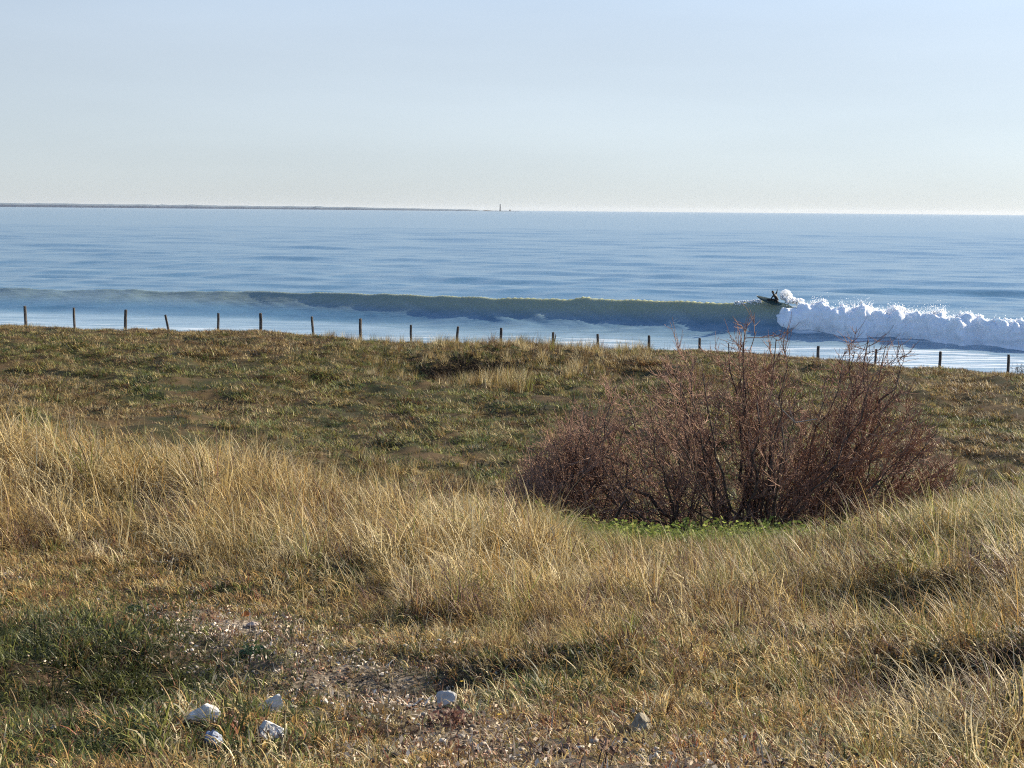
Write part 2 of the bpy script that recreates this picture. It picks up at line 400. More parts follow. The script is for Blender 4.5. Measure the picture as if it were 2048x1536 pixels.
def build_sea():
    ys = [88.0]
    while ys[-1] < 28500:
        y = ys[-1]
        ys.append(y + (0.5 if y < 118 else 0.21 if y < 176 else 0.5 if y < 240 else y * 0.0035 if y < 900 else y * 0.05))
    ys = np.array(ys)
    aa = np.concatenate([np.array([-3, -1.4, -0.9, -0.7]), np.linspace(-0.52, 0.52, 480), np.array([0.7, 0.9, 1.4, 3])])
    Ag, Yg = np.meshgrid(aa, ys)
    X, Y = (Ag * Yg).ravel(), Yg.ravel()
    inside = (np.abs(Ag.ravel()) < 0.6)
    z = np.where(inside, sea_z(X, Y), 0)
    z = np.where(Y > 1500, 0, z)
    nx, ny = len(aa), len(ys)
    i = (np.arange(ny - 1)[:, None] * nx + np.arange(nx - 1)[None]).ravel()
    F = np.stack([i, i + 1, i + nx + 1, i + nx], -1)
    m, n, l, b, o = mat('sea_water')
    tu = n.new('ShaderNodeAttribute'); tu.attribute_name = 'lip_glow'
    fo = n.new('ShaderNodeAttribute'); fo.attribute_name = 'foam'
    mc = n.new('ShaderNodeMixRGB'); mc.inputs[1].default_value = (0.066, 0.155, 0.228, 1); mc.inputs[2].default_value = (0.34, 0.36, 0.24, 1)  # second colour: olive that imitates light coming through the wave's lip
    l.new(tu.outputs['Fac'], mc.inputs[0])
    pa = n.new('ShaderNodeAttribute'); pa.attribute_name = 'aerated'
    mp_ = n.new('ShaderNodeMixRGB'); mp_.inputs[2].default_value = (0.33, 0.44, 0.50, 1)
    tcA = n.new('ShaderNodeTexCoord'); mA = n.new('ShaderNodeMapping'); mA.inputs['Scale'].default_value = (.10, .75, 1); mA.inputs['Rotation'].default_value = (0, 0, .3)
    nA = n.new('ShaderNodeTexNoise'); nA.inputs['Scale'].default_value = 1.0; nA.inputs['Detail'].default_value = 7; nA.inputs['Roughness'].default_value = .65
    l.new(tcA.outputs['Object'], mA.inputs[0]); l.new(mA.outputs[0], nA.inputs['Vector'])
    rA = n.new('ShaderNodeMapRange'); rA.inputs['From Min'].default_value = .36; rA.inputs['From Max'].default_value = .62; rA.inputs['To Min'].default_value = .30; rA.inputs['To Max'].default_value = 1.0
    l.new(nA.outputs['Fac'], rA.inputs['Value'])
    xA = n.new('ShaderNodeMath'); xA.operation = 'MULTIPLY'; l.new(pa.outputs['Fac'], xA.inputs[0]); l.new(rA.outputs[0], xA.inputs[1])
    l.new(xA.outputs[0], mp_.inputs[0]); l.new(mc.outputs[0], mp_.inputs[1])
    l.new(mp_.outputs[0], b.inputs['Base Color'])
    setp(b, Roughness=0.2, IOR=1.33)
    b.inputs['Subsurface Radius'].default_value = (1.0, 0.9, 0.45)
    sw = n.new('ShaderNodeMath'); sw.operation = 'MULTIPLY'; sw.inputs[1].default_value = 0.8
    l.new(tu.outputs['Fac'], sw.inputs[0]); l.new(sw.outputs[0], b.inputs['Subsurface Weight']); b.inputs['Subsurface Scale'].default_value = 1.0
    # ripples: two stretched noises
    tc = n.new('ShaderNodeTexCoord')
    hs = None
    for sc, st, d in ((0.35, (0.5, 1.6, 1), 0.14), (1.8, (0.55, 1.4, 1), 0.055)):
        mp = n.new('ShaderNodeMapping'); mp.inputs['Scale'].default_value = st; mp.inputs['Rotation'].default_value = (0, 0, 0.25)
        l.new(tc.outputs['Object'], mp.inputs[0])
        nz = n.new('ShaderNodeTexNoise'); nz.inputs['Scale'].default_value = sc; nz.inputs['Detail'].default_value = 5; nz.inputs['Roughness'].default_value = 0.6
        l.new(mp.outputs[0], nz.inputs['Vector'])
        bp = n.new('ShaderNodeBump'); bp.inputs['Strength'].default_value = 1.0; bp.inputs['Distance'].default_value = d
        l.new(nz.outputs['Fac'], bp.inputs['Height'])
        if hs: l.new(hs, bp.inputs['Normal'])
        hs = bp.outputs[0]
    l.new(hs, b.inputs['Normal'])
    # foam: lacy noise thresholded by the amount stored in the mesh
    mp = n.new('ShaderNodeMapping'); mp.inputs['Scale'].default_value = (0.14, 1.15, 1); mp.inputs['Rotation'].default_value = (0, 0, 0.3)
    l.new(tc.outputs['Object'], mp.inputs[0])
    nz = n.new('ShaderNodeTexNoise'); nz.inputs['Scale'].default_value = 0.9; nz.inputs['Detail'].default_value = 9; nz.inputs['Roughness'].default_value = 0.68
    l.new(mp.outputs[0], nz.inputs['Vector'])
    ad = n.new('ShaderNodeMath'); ad.operation = 'MULTIPLY_ADD'; ad.inputs[1].default_value = 0.62; ad.inputs[2].default_value = -0.31
    l.new(fo.outputs['Fac'], ad.inputs[0])
    a2 = n.new('ShaderNodeMath'); a2.operation = 'ADD'; l.new(ad.outputs[0], a2.inputs[0]); l.new(nz.outputs['Fac'], a2.inputs[1])
    th = n.new('ShaderNodeMapRange'); th.inputs['From Min'].default_value = 0.50; th.inputs['From Max'].default_value = 0.72; th.interpolation_type = 'SMOOTHSTEP'
    l.new(a2.outputs[0], th.inputs['Value'])
    fd = n.new('ShaderNodeBsdfPrincipled'); fd.inputs['Base Color'].default_value = (0.72, 0.76, 0.78, 1); fd.inputs['Roughness'].default_value = 0.8
    mx = n.new('ShaderNodeMixShader'); l.new(th.outputs[0], mx.inputs[0]); l.new(b.outputs[0], mx.inputs[1]); l.new(fd.outputs[0], mx.inputs[2])
    l.new(mx.outputs[0], o.inputs[0])
    s = mesh_obj('sea', np.stack([X, Y, z], -1), F, m, smooth=True)
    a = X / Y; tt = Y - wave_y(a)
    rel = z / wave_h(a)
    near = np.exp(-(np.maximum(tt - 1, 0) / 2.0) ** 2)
    glow = np.where(inside, sm(rel, 0.14, 0.70) * near * (.35 + .6 * sm(a, -0.30, 0.06)), 0)  # backlit glow of the thin lip, painted as a tint by height
    lf = 1 - sm(a, -.2, .05)
    air = np.where(inside, 0.95 * (1 - sm(tt + 2 * fbm(X * .05, Y * .2, 3, 77), -12 - 5 * lf, 2.5 - 10 * lf)), 0)
    fattr(s, 'lip_glow', glow); fattr(s, 'aerated', air); fattr(s, 'foam', np.where(inside, foam_amount(X, Y), 0))
    tag(s, kind='structure')
build_sea()

# white water of the broken part of the wave
def foam_mat(name):
    m, n, l, b, o = mat(name)
    c, f = noise_col(n, l, 2.5, (0.84, 0.87, 0.89), (0.93, 0.94, 0.94), 0.35, 0.65, 8)
    l.new(c, b.inputs['Base Color']); setp(b, Roughness=0.85); b.inputs['Specular IOR Level'].default_value = 0.2
    b.inputs['Subsurface Weight'].default_value = 0.6; b.inputs['Subsurface Radius'].default_value = (0.25, 0.28, 0.3); b.inputs['Subsurface Scale'].default_value = 0.6
    bp = n.new('ShaderNodeBump'); bp.inputs['Strength'].default_value = 0.35; bp.inputs['Distance'].default_value = 0.1
    l.new(f, bp.inputs['Height']); l.new(bp.outputs[0], b.inputs['Normal'])
    return m
FOAM = foam_mat('white_foam')

def build_whitewater():
    a_s = np.concatenate([np.linspace(0.172, 0.26, 178), np.linspace(0.26, 0.50, 330)[1:]])
    th = np.linspace(0, 1, 64)
    # cross-section: (metres towards the sea from the toe, fraction of height)
    cx = np.array([-0.6, 0.0, 0.15, 0.35, 0.7, 1.3, 2.2, 3.4, 5.0, 7.0]); cz = np.array([-0.15, 0.02, 0.28, 0.55, 0.80, 0.96, 1.0, 0.88, 0.45, -0.1])
    ct = np.concatenate([[0], np.cumsum(np.hypot(np.diff(cx), np.diff(cz) * 2.4))]); ct /= ct[-1]
    A, T = np.meshgrid(a_s, th)
    top_py = np.interp(A, [0.172, 0.178, 0.185, 0.194, 0.225, 0.28, 0.341, 0.5], [662, 638, 608, 599, 603, 618, 634, 662])
    base_py = np.interp(A, [0.172, 0.19, 0.225, 0.28, 0.341, 0.5], [664, 668, 673, 682, 694, 722])
    hp = 420 + FPX * A * ROLL
    yb = FPX * EYE / (base_py - hp)                 # the toe lies on the water
    toe = yb + 0.8 * vn(A * 60, A * 0, 81) + 0.5 * vn(A * 170, A * 0, 82)
    yt = toe + 2.2
    H = EYE - yt * (top_py - hp) / FPX
    H = 0.90 * H * (1 + 0.10 * vn(A * 90, A * 0, 83) + 0.08 * vn(A * 260, A * 0, 84))
    X0 = A * toe
    ox = np.interp(T, ct, cx); oz = np.interp(T, ct, cz)
    X, Y, Z = X0 - 0.3 * ox * 0, toe + ox, oz * H
    # lumpy relief, pushed out along the section's normal
    nrmY = np.interp(T, [0, .25, .45, .65, 1], [-1, -1, -.45, .25, .8]); nrmZ = np.sqrt(np.maximum(0, 1 - nrmY ** 2))
    d = 0.62 * fbm3(X * 0.45, Y * 0.45, Z * 0.7, 3, 91) + 0.26 * np.abs(fbm3(X * 1.6, Y * 1.6, Z * 1.6, 3, 95)) + 0.07 * fbm3(X * 3.2, Y * 3.2, Z * 3.2, 4, 99) + 0.16 * vn(A * 330 + 2.2 * T, T * 2.4, 98) + 0.08 * vn(A * 800 + 5 * T, T * 5, 97) - 0.1
    amp = sm(T, 0.02, 0.14) * (0.55 + 0.7 * sm(T, 0.35, 0.5))
    peaks = np.maximum(0, vn(A * 140, T * 3, 87)) ** 2 * 0.5 * np.exp(-((T - 0.55) / 0.13) ** 2)
    X = X + 0.35 * fbm3(X * 1.1, Y * 1.1, Z * 1.1, 3, 121) * amp
    Y = Y + nrmY * d * amp; Z = Z + nrmZ * (d * amp + peaks)
    nx, ny = len(a_s), len(th)
    i = (np.arange(ny - 1)[:, None] * nx + np.arange(nx - 1)[None]).ravel()
    F = np.stack([i, i + 1, i + nx + 1, i + nx], -1)
    o = mesh_obj('whitewater', np.stack([X.ravel(), Y.ravel(), Z.ravel()], -1), F, FOAM, smooth=True)
    tag(o, 'tumbling white foam of the broken wave', 'foam', kind='stuff')
    # thrown clots and drops over the crest
    V, Fs = [], []
    r = np.random.default_rng(21)
    ico = bmesh.new(); bmesh.ops.create_icosphere(ico, subdivisions=1, radius=1)
    iv = np.array([v.co[:] for v in ico.verts]); ifc = np.array([[v.index for v in f.verts] for f in ico.faces]); ico.free()
    n0 = 0; js = np.where(np.abs(th - 0.53) < 0.09)[0]
    spots = [(0.345, 0), (0.2, 0), (0.23, 0), (0.29, 0), (0.295, 0)]
    for k in range(5200):
        if k < 3000:
            c = (0.232, 0.289, 0.206, 0.268)[k % 4]; ak = r.normal(c, (0.006, 0.008, 0.006, 0.02)[k % 4]); lift = abs(r.normal(0, (0.42, 0.46, 0.28, 0.2)[k % 4]))
        else:
            ak = r.uniform(0.182, 0.42); lift = abs(r.normal(0, 0.10))
        ci = int(np.clip(np.searchsorted(a_s, ak), 0, nx - 1)); rj = int(r.choice(js))
        sz = r.uniform(0.012, 0.034) if lift > 0.2 else r.uniform(0.022, 0.065)
        p = np.array([X[rj, ci], Y[rj, ci], Z[rj, ci] + lift])
        V.append(iv * sz * r.uniform(.7, 1.3, 3) + p); Fs.append(ifc + n0); n0 += len(iv)
    o = mesh_obj('spray', np.concatenate(V), np.concatenate(Fs), FOAM, smooth=True)
    tag(o, 'drops and clots of spray thrown up over the broken wave', 'spray', kind='stuff')
build_whitewater()

# the fan of spray behind the surfer and the lip of foam ahead of the board
def build_plume():
    r = np.random.default_rng(5)
    ico = bmesh.new(); bmesh.ops.create_icosphere(ico, subdivisions=1, radius=1)
    iv = np.array([v.co[:] for v in ico.verts]); ifc = np.array([[v.index for v in f.verts] for f in ico.faces]); ico.free()
    V, Fs, n0 = [], [], 0
    Y0 = float(wave_y(0.18))
    def blob(px, py, dy, sz):
        nonlocal n0
        p = np.array(at(px, py, Y0 + dy))
        V.append(iv * sz * r.uniform(.7, 1.3, 3) + p); Fs.append(ifc + n0); n0 += len(iv)
    for k in range(2200):
        t = r.uniform(0, 1); u = r.uniform(0, 1) ** .6 * 1.12
        ang = r.uniform(R(10), R(175))
        px = 1570 + 13 * u * math.cos(ang) + 3 * t; py = 600 - 19 * u * math.sin(ang)
        if px < 1558 + max(0, py - 585) * 0.25: px = 1558 + max(0, py - 585) * 0.25 + r.uniform(0, 3)
        blob(px, py, r.normal(0.5, 0.35), r.uniform(0.025, 0.075) * (1.25 - 0.8 * u))
    for k in range(420):
        px = r.uniform(1572, 1606); py = 600 + r.normal(0, 2.0) + (px - 1572) * 0.10
        blob(px, py, r.normal(0.3, 0.4), r.uniform(0.06, 0.15))
    for k in range(260):
        a_ = r.uniform(0.148, 0.166); y_ = float(wave_y(a_)) - 0.35 + r.normal(0, .12)
        V.append(iv * r.uniform(.03, .075) * r.uniform(.7, 1.3, 3) + np.array([a_ * y_, y_, float(sea_z(np.array([a_ * y_]), np.array([y_]))[0]) + abs(r.normal(0, .03))])); Fs.append(ifc + n0); n0 += len(iv)
    o = mesh_obj('wake_spray', np.concatenate(V), np.concatenate(Fs), FOAM, smooth=True)
    tag(o, 'fan of white spray thrown up behind the surfer', 'spray', kind='stuff')
build_plume()

# ------------------------------------------------------------------ far shore, lighthouse
ISL_Y = 12000.0
def build_island():
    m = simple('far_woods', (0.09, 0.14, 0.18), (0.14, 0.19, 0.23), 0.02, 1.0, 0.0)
    xs = np.linspace(-7500, -200, 700)
    px = PX(xs, ISL_Y)
    h = np.interp(px, [-900, 0, 300, 500, 750, 880, 935, 960, 970], [38, 33, 30, 26, 20, 14, 10, 3, 1.0])
    h = h * (1 + 0.10 * fbm(xs / 260, xs * 0, 3, 131)) + 3.5 * np.maximum(0, fbm(xs / 60, xs * 0, 3, 132))
    V, F = [], []
    prof = [(0, -2), (20, 0.55), (60, 0.85), (150, 1.0), (420, 0.7), (900, -0.1)]
    for x, hh in zip(xs, h):
        for dy, k in prof: V.append((x, ISL_Y + dy, hh * k if k > 0 else -2))
    n = len(prof)
    for i in range(len(xs) - 1):
        for k in range(n - 1): F.append((i * n + k, (i + 1) * n + k, (i + 1) * n + k + 1, i * n + k + 1))
    tag(mesh_obj('island_coast', V, F, m), kind='structure')
    # low reef the lighthouse stands on
    V, F = [], []
    xs = np.linspace(-255, 60, 60)
    hh = np.interp(xs, [-255, -235, -215, -150, 0, 60], [0, 7, 8, 4, 3, 0]) + 1.0 * fbm(xs / 14, xs * 0, 3, 133)
    for x, q in zip(xs, hh):
        for dy, k in ((-25, -1), (-12, .7), (0, 1), (14, .8), (30, -1)): V.append((x, ISL_Y - 80 + dy, max(q, .4) * k if k > 0 else -2))
    for i in range(len(xs) - 1):
        for k in range(4): F.append((i * 5 + k, (i + 1) * 5 + k, (i + 1) * 5 + k + 1, i * 5 + k + 1))
    tag(mesh_obj('reef', V, F, simple('reef_rock', (0.05, 0.055, 0.055), (0.1, 0.1, 0.1), 0.1, 0.9, 0)), kind='structure')
    st = simple('tower_stone', (0.10, 0.11, 0.11), (0.16, 0.16, 0.155), 0.3, 0.9, 0.2)
    dk = simple('lantern_metal', (0.03, 0.035, 0.035), (0.05, 0.05, 0.05), 0.5, 0.5, 0)
    gl, n, l, b, o = mat('lantern_glass'); setp(b, Base_Color=(0.1, 0.12, 0.13, 1), Roughness=0.1)
    def lathe(prof, seg=20):
        V = [(r_ * math.cos(2 * math.pi * k / seg), r_ * math.sin(2 * math.pi * k / seg), z_) for r_, z_ in prof for k in range(seg)]
        F = [(i * seg + k, i * seg + (k + 1) % seg, (i + 1) * seg + (k + 1) % seg, (i + 1) * seg + k) for i in range(len(prof) - 1) for k in range(seg)]
        F.append(tuple(range(seg))[::-1]); F.append(tuple((len(prof) - 1) * seg + k for k in range(seg)))
        return V, F
    x = (997.5 - 1024) / FPX * (ISL_Y - 80)
    r_ = empty('lighthouse', (x, ISL_Y - 80, 3.0), 'tall dark lighthouse tower alone on the reef at the horizon', 'lighthouse')
    mesh_obj('base', *lathe([(8.0, -2), (8.0, 3), (7.0, 4.5), (6.5, 4.5)]), st, r_)
    mesh_obj('tower', *lathe([(5.6, 4.4), (4.9, 18), (4.3, 36), (4.1, 47)]), st, r_)
    mesh_obj('gallery', *lathe([(4.1, 46.9), (5.8, 47.6), (5.8, 48.6), (3.0, 48.7)]), st, r_)
    mesh_obj('lantern', *lathe([(2.8, 48.6), (2.8, 52.2)]), gl, r_)
    mesh_obj('dome', *lathe([(3.2, 52.1), (2.9, 53.4), (1.7, 54.8), (0.4, 55.5), (0.2, 57.5)]), dk, r_)
    x = (1017 - 1024) / FPX * (ISL_Y - 80)
    r_ = empty('sea_beacon', (x, ISL_Y - 80, 2.5), 'small stumpy beacon on the reef right of the lighthouse', 'beacon')
    mesh_obj('body', *lathe([(9.5, -2), (7.0, 5), (2.6, 12), (2.2, 16)]), st, r_)
    mesh_obj('topmark', *lathe([(0.6, 16), (0.6, 21), (1.8, 21.2), (0.3, 24)]), dk, r_)
build_island()

def build_haze():
    m = bpy.data.materials.new('sea_air'); m.use_nodes = True
    n = m.node_tree.nodes; l = m.node_tree.links
    n.remove(n['Principled BSDF'])
    v = n.new('ShaderNodeVolumePrincipled'); v.inputs['Color'].default_value = (.86, .92, 1, 1); v.inputs['Density'].default_value = HAZE; v.inputs['Anisotropy'].default_value = 0.2
    l.new(v.outputs[0], n['Material Output'].inputs['Volume'])
    x, y0, y1, z0, z1 = 100000, -60, 31000, -5.0, 63.0
    V = [(sx * x, yy, zz) for zz in (z0, z1) for yy in (y0, y1) for sx in (-1, 1)]
    o = mesh_obj('haze', V, [(0, 2, 3, 1), (4, 5, 7, 6), (0, 1, 5, 4), (2, 6, 7, 3), (0, 4, 6, 2), (1, 3, 7, 5)], m)
    tag(o, 'pale sea haze over the water', 'haze', kind='stuff')
HAZE = 1.7e-5
build_haze()

# ------------------------------------------------------------------ fence posts on the dune crest
WOOD = simple('weathered_wood', (0.045, 0.04, 0.036), (0.14, 0.125, 0.11), 9, 0.9, 0.5, 0.02)
POSTS = [
    (50, 612, 0, 0.066, 'grey wooden post standing in a grass tuft, leftmost of the row'),
    (148, 615, 0, 0.058, 'slim wooden post with a small grass tuft at its right foot'),
    (250, 619, 1, 0.066, 'upright wooden post on bare brown crest, left neighbour of the leaning post'),
    (330, 628, -13, 0.055, 'short wooden post leaning strongly to the left on the dune crest'),
    (436, 626, 0, 0.062, 'upright wooden post with low grass at its foot, right neighbour of the leaning post'),
    (521, 626, 0, 0.068, 'dark upright wooden post, second to the right of the leaning post'),
    (627, 633, -3, 0.055, 'thin wooden post tilting slightly left, just left of a tall crest tuft'),
    (721, 637, 0, 0.072, 'tall stout wooden post, just right of a tall crest tuft and left of the hollow'),
    (822, 650, 0, 0.058, 'wooden post straight above the left half of the dark dune hollow'),
    (913, 653, 3, 0.064, 'wooden post tilting a little right, above the middle of the dark dune hollow'),
    (1002, 656, 0, 0.064, 'wooden post above the dark low bush at the right end of the hollow'),
    (1106, 664, 0, 0.060, 'wooden post with a broken splinter beside its top, amid tall crest grass'),
    (1196, 668, 0, 0.062, 'wooden post on the crest, second to the left of the bare shrub'),
    (1298, 671, 0, 0.066, 'wooden post on the crest next to the left shoulder of the bare shrub'),
    (1400, 676, 1, 0.060, 'wooden post half hidden by the thin left twigs of the bare shrub'),
    (1637, 692, 0, 0.064, 'wooden post between the two topmost sprays of the bare shrub'),
    (1752, 698, 0, 0.060, 'wooden post seen through the right spray of the bare shrub'),
    (1880, 703, 0, 0.070, 'wooden post on bare slope before the foam, second from the right end'),
    (2017, 709, 0, 0.068, 'wooden post in the thin dark weeds at the far right end of the row'),
]
def build_posts():
    for k, (px, py, tilt, rad, label) in enumerate(POSTS):
        Y = 66.3 - 0.5 * math.sin(k * 1.7)
        p = at(px, py, Y); z0 = hz(p.x, Y)
        h = max(p.z - z0, 0.75)
        r = random.Random(k)
        V, F = [], []
        rows = [(-0.35, 1.05), (0.0, 1.03), (h * .35, 1.0), (h * .7, .97), (h - 0.03, .95), (h, .80)]
        sides = 9
        jit = [r.uniform(.88, 1.1) for _ in range(sides)]
        for zz, q in rows:
            for s in range(sides):
                t = 2 * math.pi * s / sides
                V.append((math.cos(t) * rad * q * jit[s] + 0.012 * math.sin(zz * 4 + k), math.sin(t) * rad * q * jit[s], zz + (r.uniform(-.015, .015) if zz >= h - .04 else 0)))
        for i in range(len(rows) - 1):
            for s in range(sides): F.append((i * sides + s, i * sides + (s + 1) % sides, (i + 1) * sides + (s + 1) % sides, (i + 1) * sides + s))
        F.append(tuple((len(rows) - 1) * sides + s for s in range(sides)))
        o = mesh_obj('fence_post', V, F, WOOD)
        o.location = (p.x - math.sin(R(tilt)) * h * (1 if abs(tilt) > 5 else 0), Y, z0); o.rotation_euler = (R(r.uniform(-2, 2)), R(tilt), R(r.uniform(0, 40)))
        tag(o, label, 'fence post', 'weathered posts along the dune crest')
        if px == 1106:
            mesh_obj('splinter', *tube([(0.07, 0, h * .55), (0.12, 0, h * .78), (0.125, 0, h * .9)], [.02, .025, .01], 5), WOOD, o)
build_posts()

# ------------------------------------------------------------------ the surfer
def build_surfer():
    a0 = (1546 - 1024) / FPX
    Y0 = float(wave_y(a0)) - 1.0
    # board: nose left and up, tail right and down, bottom turned towards us
    K = 1.12
    def at_(px, py, Y): return at(1556 + (px - 1558) * K, 606.0 + (py - 604) * K, Y)
    nose, tail = at_(1519, 593, Y0 + 0.1), at_(1564, 606.5, Y0 - 0.1)
    ax = (nose - tail); L = ax.length; ax.normalize()
    nrm = Vector((0.10, -0.78, 0.62)); nrm = (nrm - ax * nrm.dot(ax)).normalized()   # deck faces up, tipped towards the camera
    side = nrm.cross(ax)
    V, F = [], []
    N, M = 22, 10
    for i in range(N + 1):
        t = i / N
        wdt = 0.31 * (max(0.0, math.sin(math.pi * min(1, t ** 0.85 * 0.93 + 0.06)))) ** 0.6
        rock = 0.16 * max(0, t - 0.55) ** 2 / 0.2 + 0.03 * max(0, .25 - t)
        for k in range(M):
            th = 2 * math.pi * k / M
            V.append(tail + ax * (L * t) + side * (wdt * math.cos(th)) + nrm * (0.033 * math.sin(th) + rock))
    for i in range(N):
        for k in range(M): F.append((i * M + k, i * M + (k + 1) % M, (i + 1) * M + (k + 1) % M, (i + 1) * M + k))
    F.append(tuple(range(M))); F.append(tuple(N * M + k for k in range(M))[::-1])
    bm_ = simple('board_resin', (0.025, 0.05, 0.048), (0.05, 0.085, 0.08), 1.5, 0.45, 0, spec=0.3)
    bo = mesh_obj('surfboard', V, F, bm_, smooth=True)
    tag(bo, 'dark green surfboard under the surfer on the wave crest', 'surfboard')
    fin_m = simple('fin_plastic', (0.02, 0.02, 0.02), (0.04, 0.04, 0.04), 3, 0.4, 0)
    for s_, t_ in ((0, .06), (.7, .16), (-.7, .16)):
        c = tail + ax * (L * t_) + side * (0.16 * s_) - nrm * 0.03
        tip = c - nrm * 0.12 - ax * 0.06
        e = side * 0.006
        fv = [c + ax * .06 + e, c - ax * .05 + e, tip + e * .3, c + ax * .06 - e, c - ax * .05 - e, tip - e * .3]
        mesh_obj('fin', fv, [(0, 1, 2), (5, 4, 3), (0, 3, 4, 1), (1, 4, 5, 2), (2, 5, 3, 0)], fin_m, bo)
    # the rider: joints placed from the photograph, crouched, facing along the board to the left
    def J(px, py, dy): return at_(px, py, Y0 + dy * K)
    feet_b = tail + ax * (L * 0.16) + nrm * 0.075 ; feet_f = tail + ax * (L * 0.52) + nrm * 0.06
    hip = J(1557.0, 597.8, 0.02)
    J_ = {
        'pelvis': hip,
        'belly': J(1554.8, 595.2, 0.0), 'chest': J(1552.6, 591.6, -0.02), 'neck': J(1550.4, 588.2, -0.03),
        'head0': J(1549.3, 586.3, -0.03), 'head1': J(1548.0, 583.2, -0.04),
        'sh_f': J(1550.8, 590.0, -0.20), 'el_f': J(1547.2, 594.2, -0.30), 'wr_f': J(1543.6, 598.0, -0.26), 'ha_f': J(1542.2, 599.3, -0.24),
        'sh_b': J(1553.4, 589.8, 0.17), 'el_b': J(1555.4, 586.0, 0.26), 'wr_b': J(1556.3, 582.9, 0.22), 'ha_b': J(1556.7, 581.6, 0.20),
        'hp_f': hip + Vector((-0.03, -0.10, -0.02)), 'kn_f': J(1547.6, 597.6, -0.24), 'an_f': feet_f + nrm * 0.05, 'to_f': feet_f + ax * 0.10 - side * 0.10,
        'hp_b': hip + Vector((0.02, 0.10, -0.02)), 'kn_b': J(1556.2, 601.6, -0.34), 'an_b': feet_b + nrm * 0.05, 'to_b': feet_b + ax * 0.08 - side * 0.13,
    }
    names = list(J_); idx = {k: i for i, k in enumerate(names)}
    E = [('pelvis', 'belly'), ('belly', 'chest'), ('chest', 'neck'), ('neck', 'head0'), ('head0', 'head1'),
         ('chest', 'sh_f'), ('sh_f', 'el_f'), ('el_f', 'wr_f'), ('wr_f', 'ha_f'), ('chest', 'sh_b'), ('sh_b', 'el_b'), ('el_b', 'wr_b'), ('wr_b', 'ha_b'),
         ('pelvis', 'hp_f'), ('hp_f', 'kn_f'), ('kn_f', 'an_f'), ('an_f', 'to_f'), ('pelvis', 'hp_b'), ('hp_b', 'kn_b'), ('kn_b', 'an_b'), ('an_b', 'to_b')]
    rad = dict(pelvis=.14, belly=.125, chest=.15, neck=.062, head0=.085, head1=.098, sh_f=.075, el_f=.052, wr_f=.036, ha_f=.042, sh_b=.075, el_b=.052, wr_b=.036, ha_b=.042,
               hp_f=.10, kn_f=.075, an_f=.050, to_f=.038, hp_b=.10, kn_b=.075, an_b=.050, to_b=.038)
    rad = {k: v * K * 1.14 for k, v in rad.items()}
    pts = [J_[k] for k in names]; edges = [(idx[a], idx[b]) for a, b in E]; rr = [rad[k] for k in names]
    # five fingers on each hand, rooted inside the palm
    for s in ('f', 'b'):
        w0, h0 = J_['wr_' + s], J_['ha_' + s]; d = (h0 - w0).normalized(); sd_ = d.orthogonal().normalized()
        for q, ln in ((-1.0, .07), (-.35, .085), (.3, .08), (.9, .065)):
            i0 = len(pts)
            pts += [h0 + d * .035 + sd_ * .028 * q, h0 + d * (.035 + ln * .6) + sd_ * .036 * q, h0 + d * (.03 + ln) + sd_ * .038 * q + d.cross(sd_) * .015]
            rr += [.011, .010, .008]; edges += [(idx['ha_' + s], i0), (i0, i0 + 1), (i0 + 1, i0 + 2)]
        i0 = len(pts); pts += [h0 - sd_ * .045 + d * .0, h0 - sd_ * .065 + d * .045]; rr += [.013, .010]; edges += [(idx['ha_' + s], i0), (i0, i0 + 1)]
    me = bpy.data.meshes.new('person'); org = J_['pelvis'].copy()
    me.from_pydata([tuple(p - org) for p in pts], edges, [])
    tmp = bpy.data.objects.new('person_build', me); COL.objects.link(tmp)
    sk = tmp.modifiers.new('skin', 'SKIN'); sk.use_smooth_shade = True
    lay = me.skin_vertices[0].data
    for i, q in enumerate(rr): lay[i].radius = (q, q); lay[i].use_root = (i == 0)
    sb = tmp.modifiers.new('sub', 'SUBSURF'); sb.levels = 2; sb.render_levels = 2
    dg = bpy.context.evaluated_depsgraph_get(); dg.update()
    baked = bpy.data.meshes.new_from_object(tmp.evaluated_get(dg))
    bpy.data.objects.remove(tmp)
    suit = simple('wetsuit_neoprene', (0.008, 0.009, 0.010), (0.018, 0.018, 0.020), 6, 0.6, 0.1, spec=0.25)
    skin = simple('skin', (0.30, 0.17, 0.11), (0.36, 0.21, 0.14), 10, 0.55, 0.05)
    hairm = simple('dark_hair', (0.012, 0.009, 0.007), (0.03, 0.022, 0.016), 20, 0.6, 0.2)
    baked.materials.clear()
    for m_ in (suit, skin): baked.materials.append(m_)
    hc = J_['head1'] * .6 + J_['head0'] * .4 - org; face = Vector((-0.85, -0.45, -0.15)).normalized()
    for p in baked.polygons:
        c = p.center
        onhead = (c - hc).length < 0.17
        if onhead and (c - hc).normalized().dot(face) > 0.62: p.material_index = 1
        p.use_smooth = True
    po = bpy.data.objects.new('person', baked); COL.objects.link(po); po.location = org
    tag(po, 'surfer in a black wetsuit crouching on the board, one arm raised', 'surfer')
    # hair: a cap over the back and top of the head; face features
    bm = bmesh.new(); bmesh.ops.create_icosphere(bm, subdivisions=3, radius=0.132)
    for v in list(bm.verts):
        if v.co.normalized().dot(face) > 0.42: bm.verts.remove(v)
        else: v.co *= 1 + 0.04 * math.sin(v.co.x * 90) * math.sin(v.co.z * 70)
    m2 = bpy.data.meshes.new('hair'); bm.to_mesh(m2); bm.free(); m2.materials.append(hairm)
    ho = bpy.data.objects.new('hair', m2); COL.objects.link(ho); ho.parent = po; ho.location = hc
    sdv = face.cross(Vector((0, 0, 1))).normalized(); upv = sdv.cross(face)
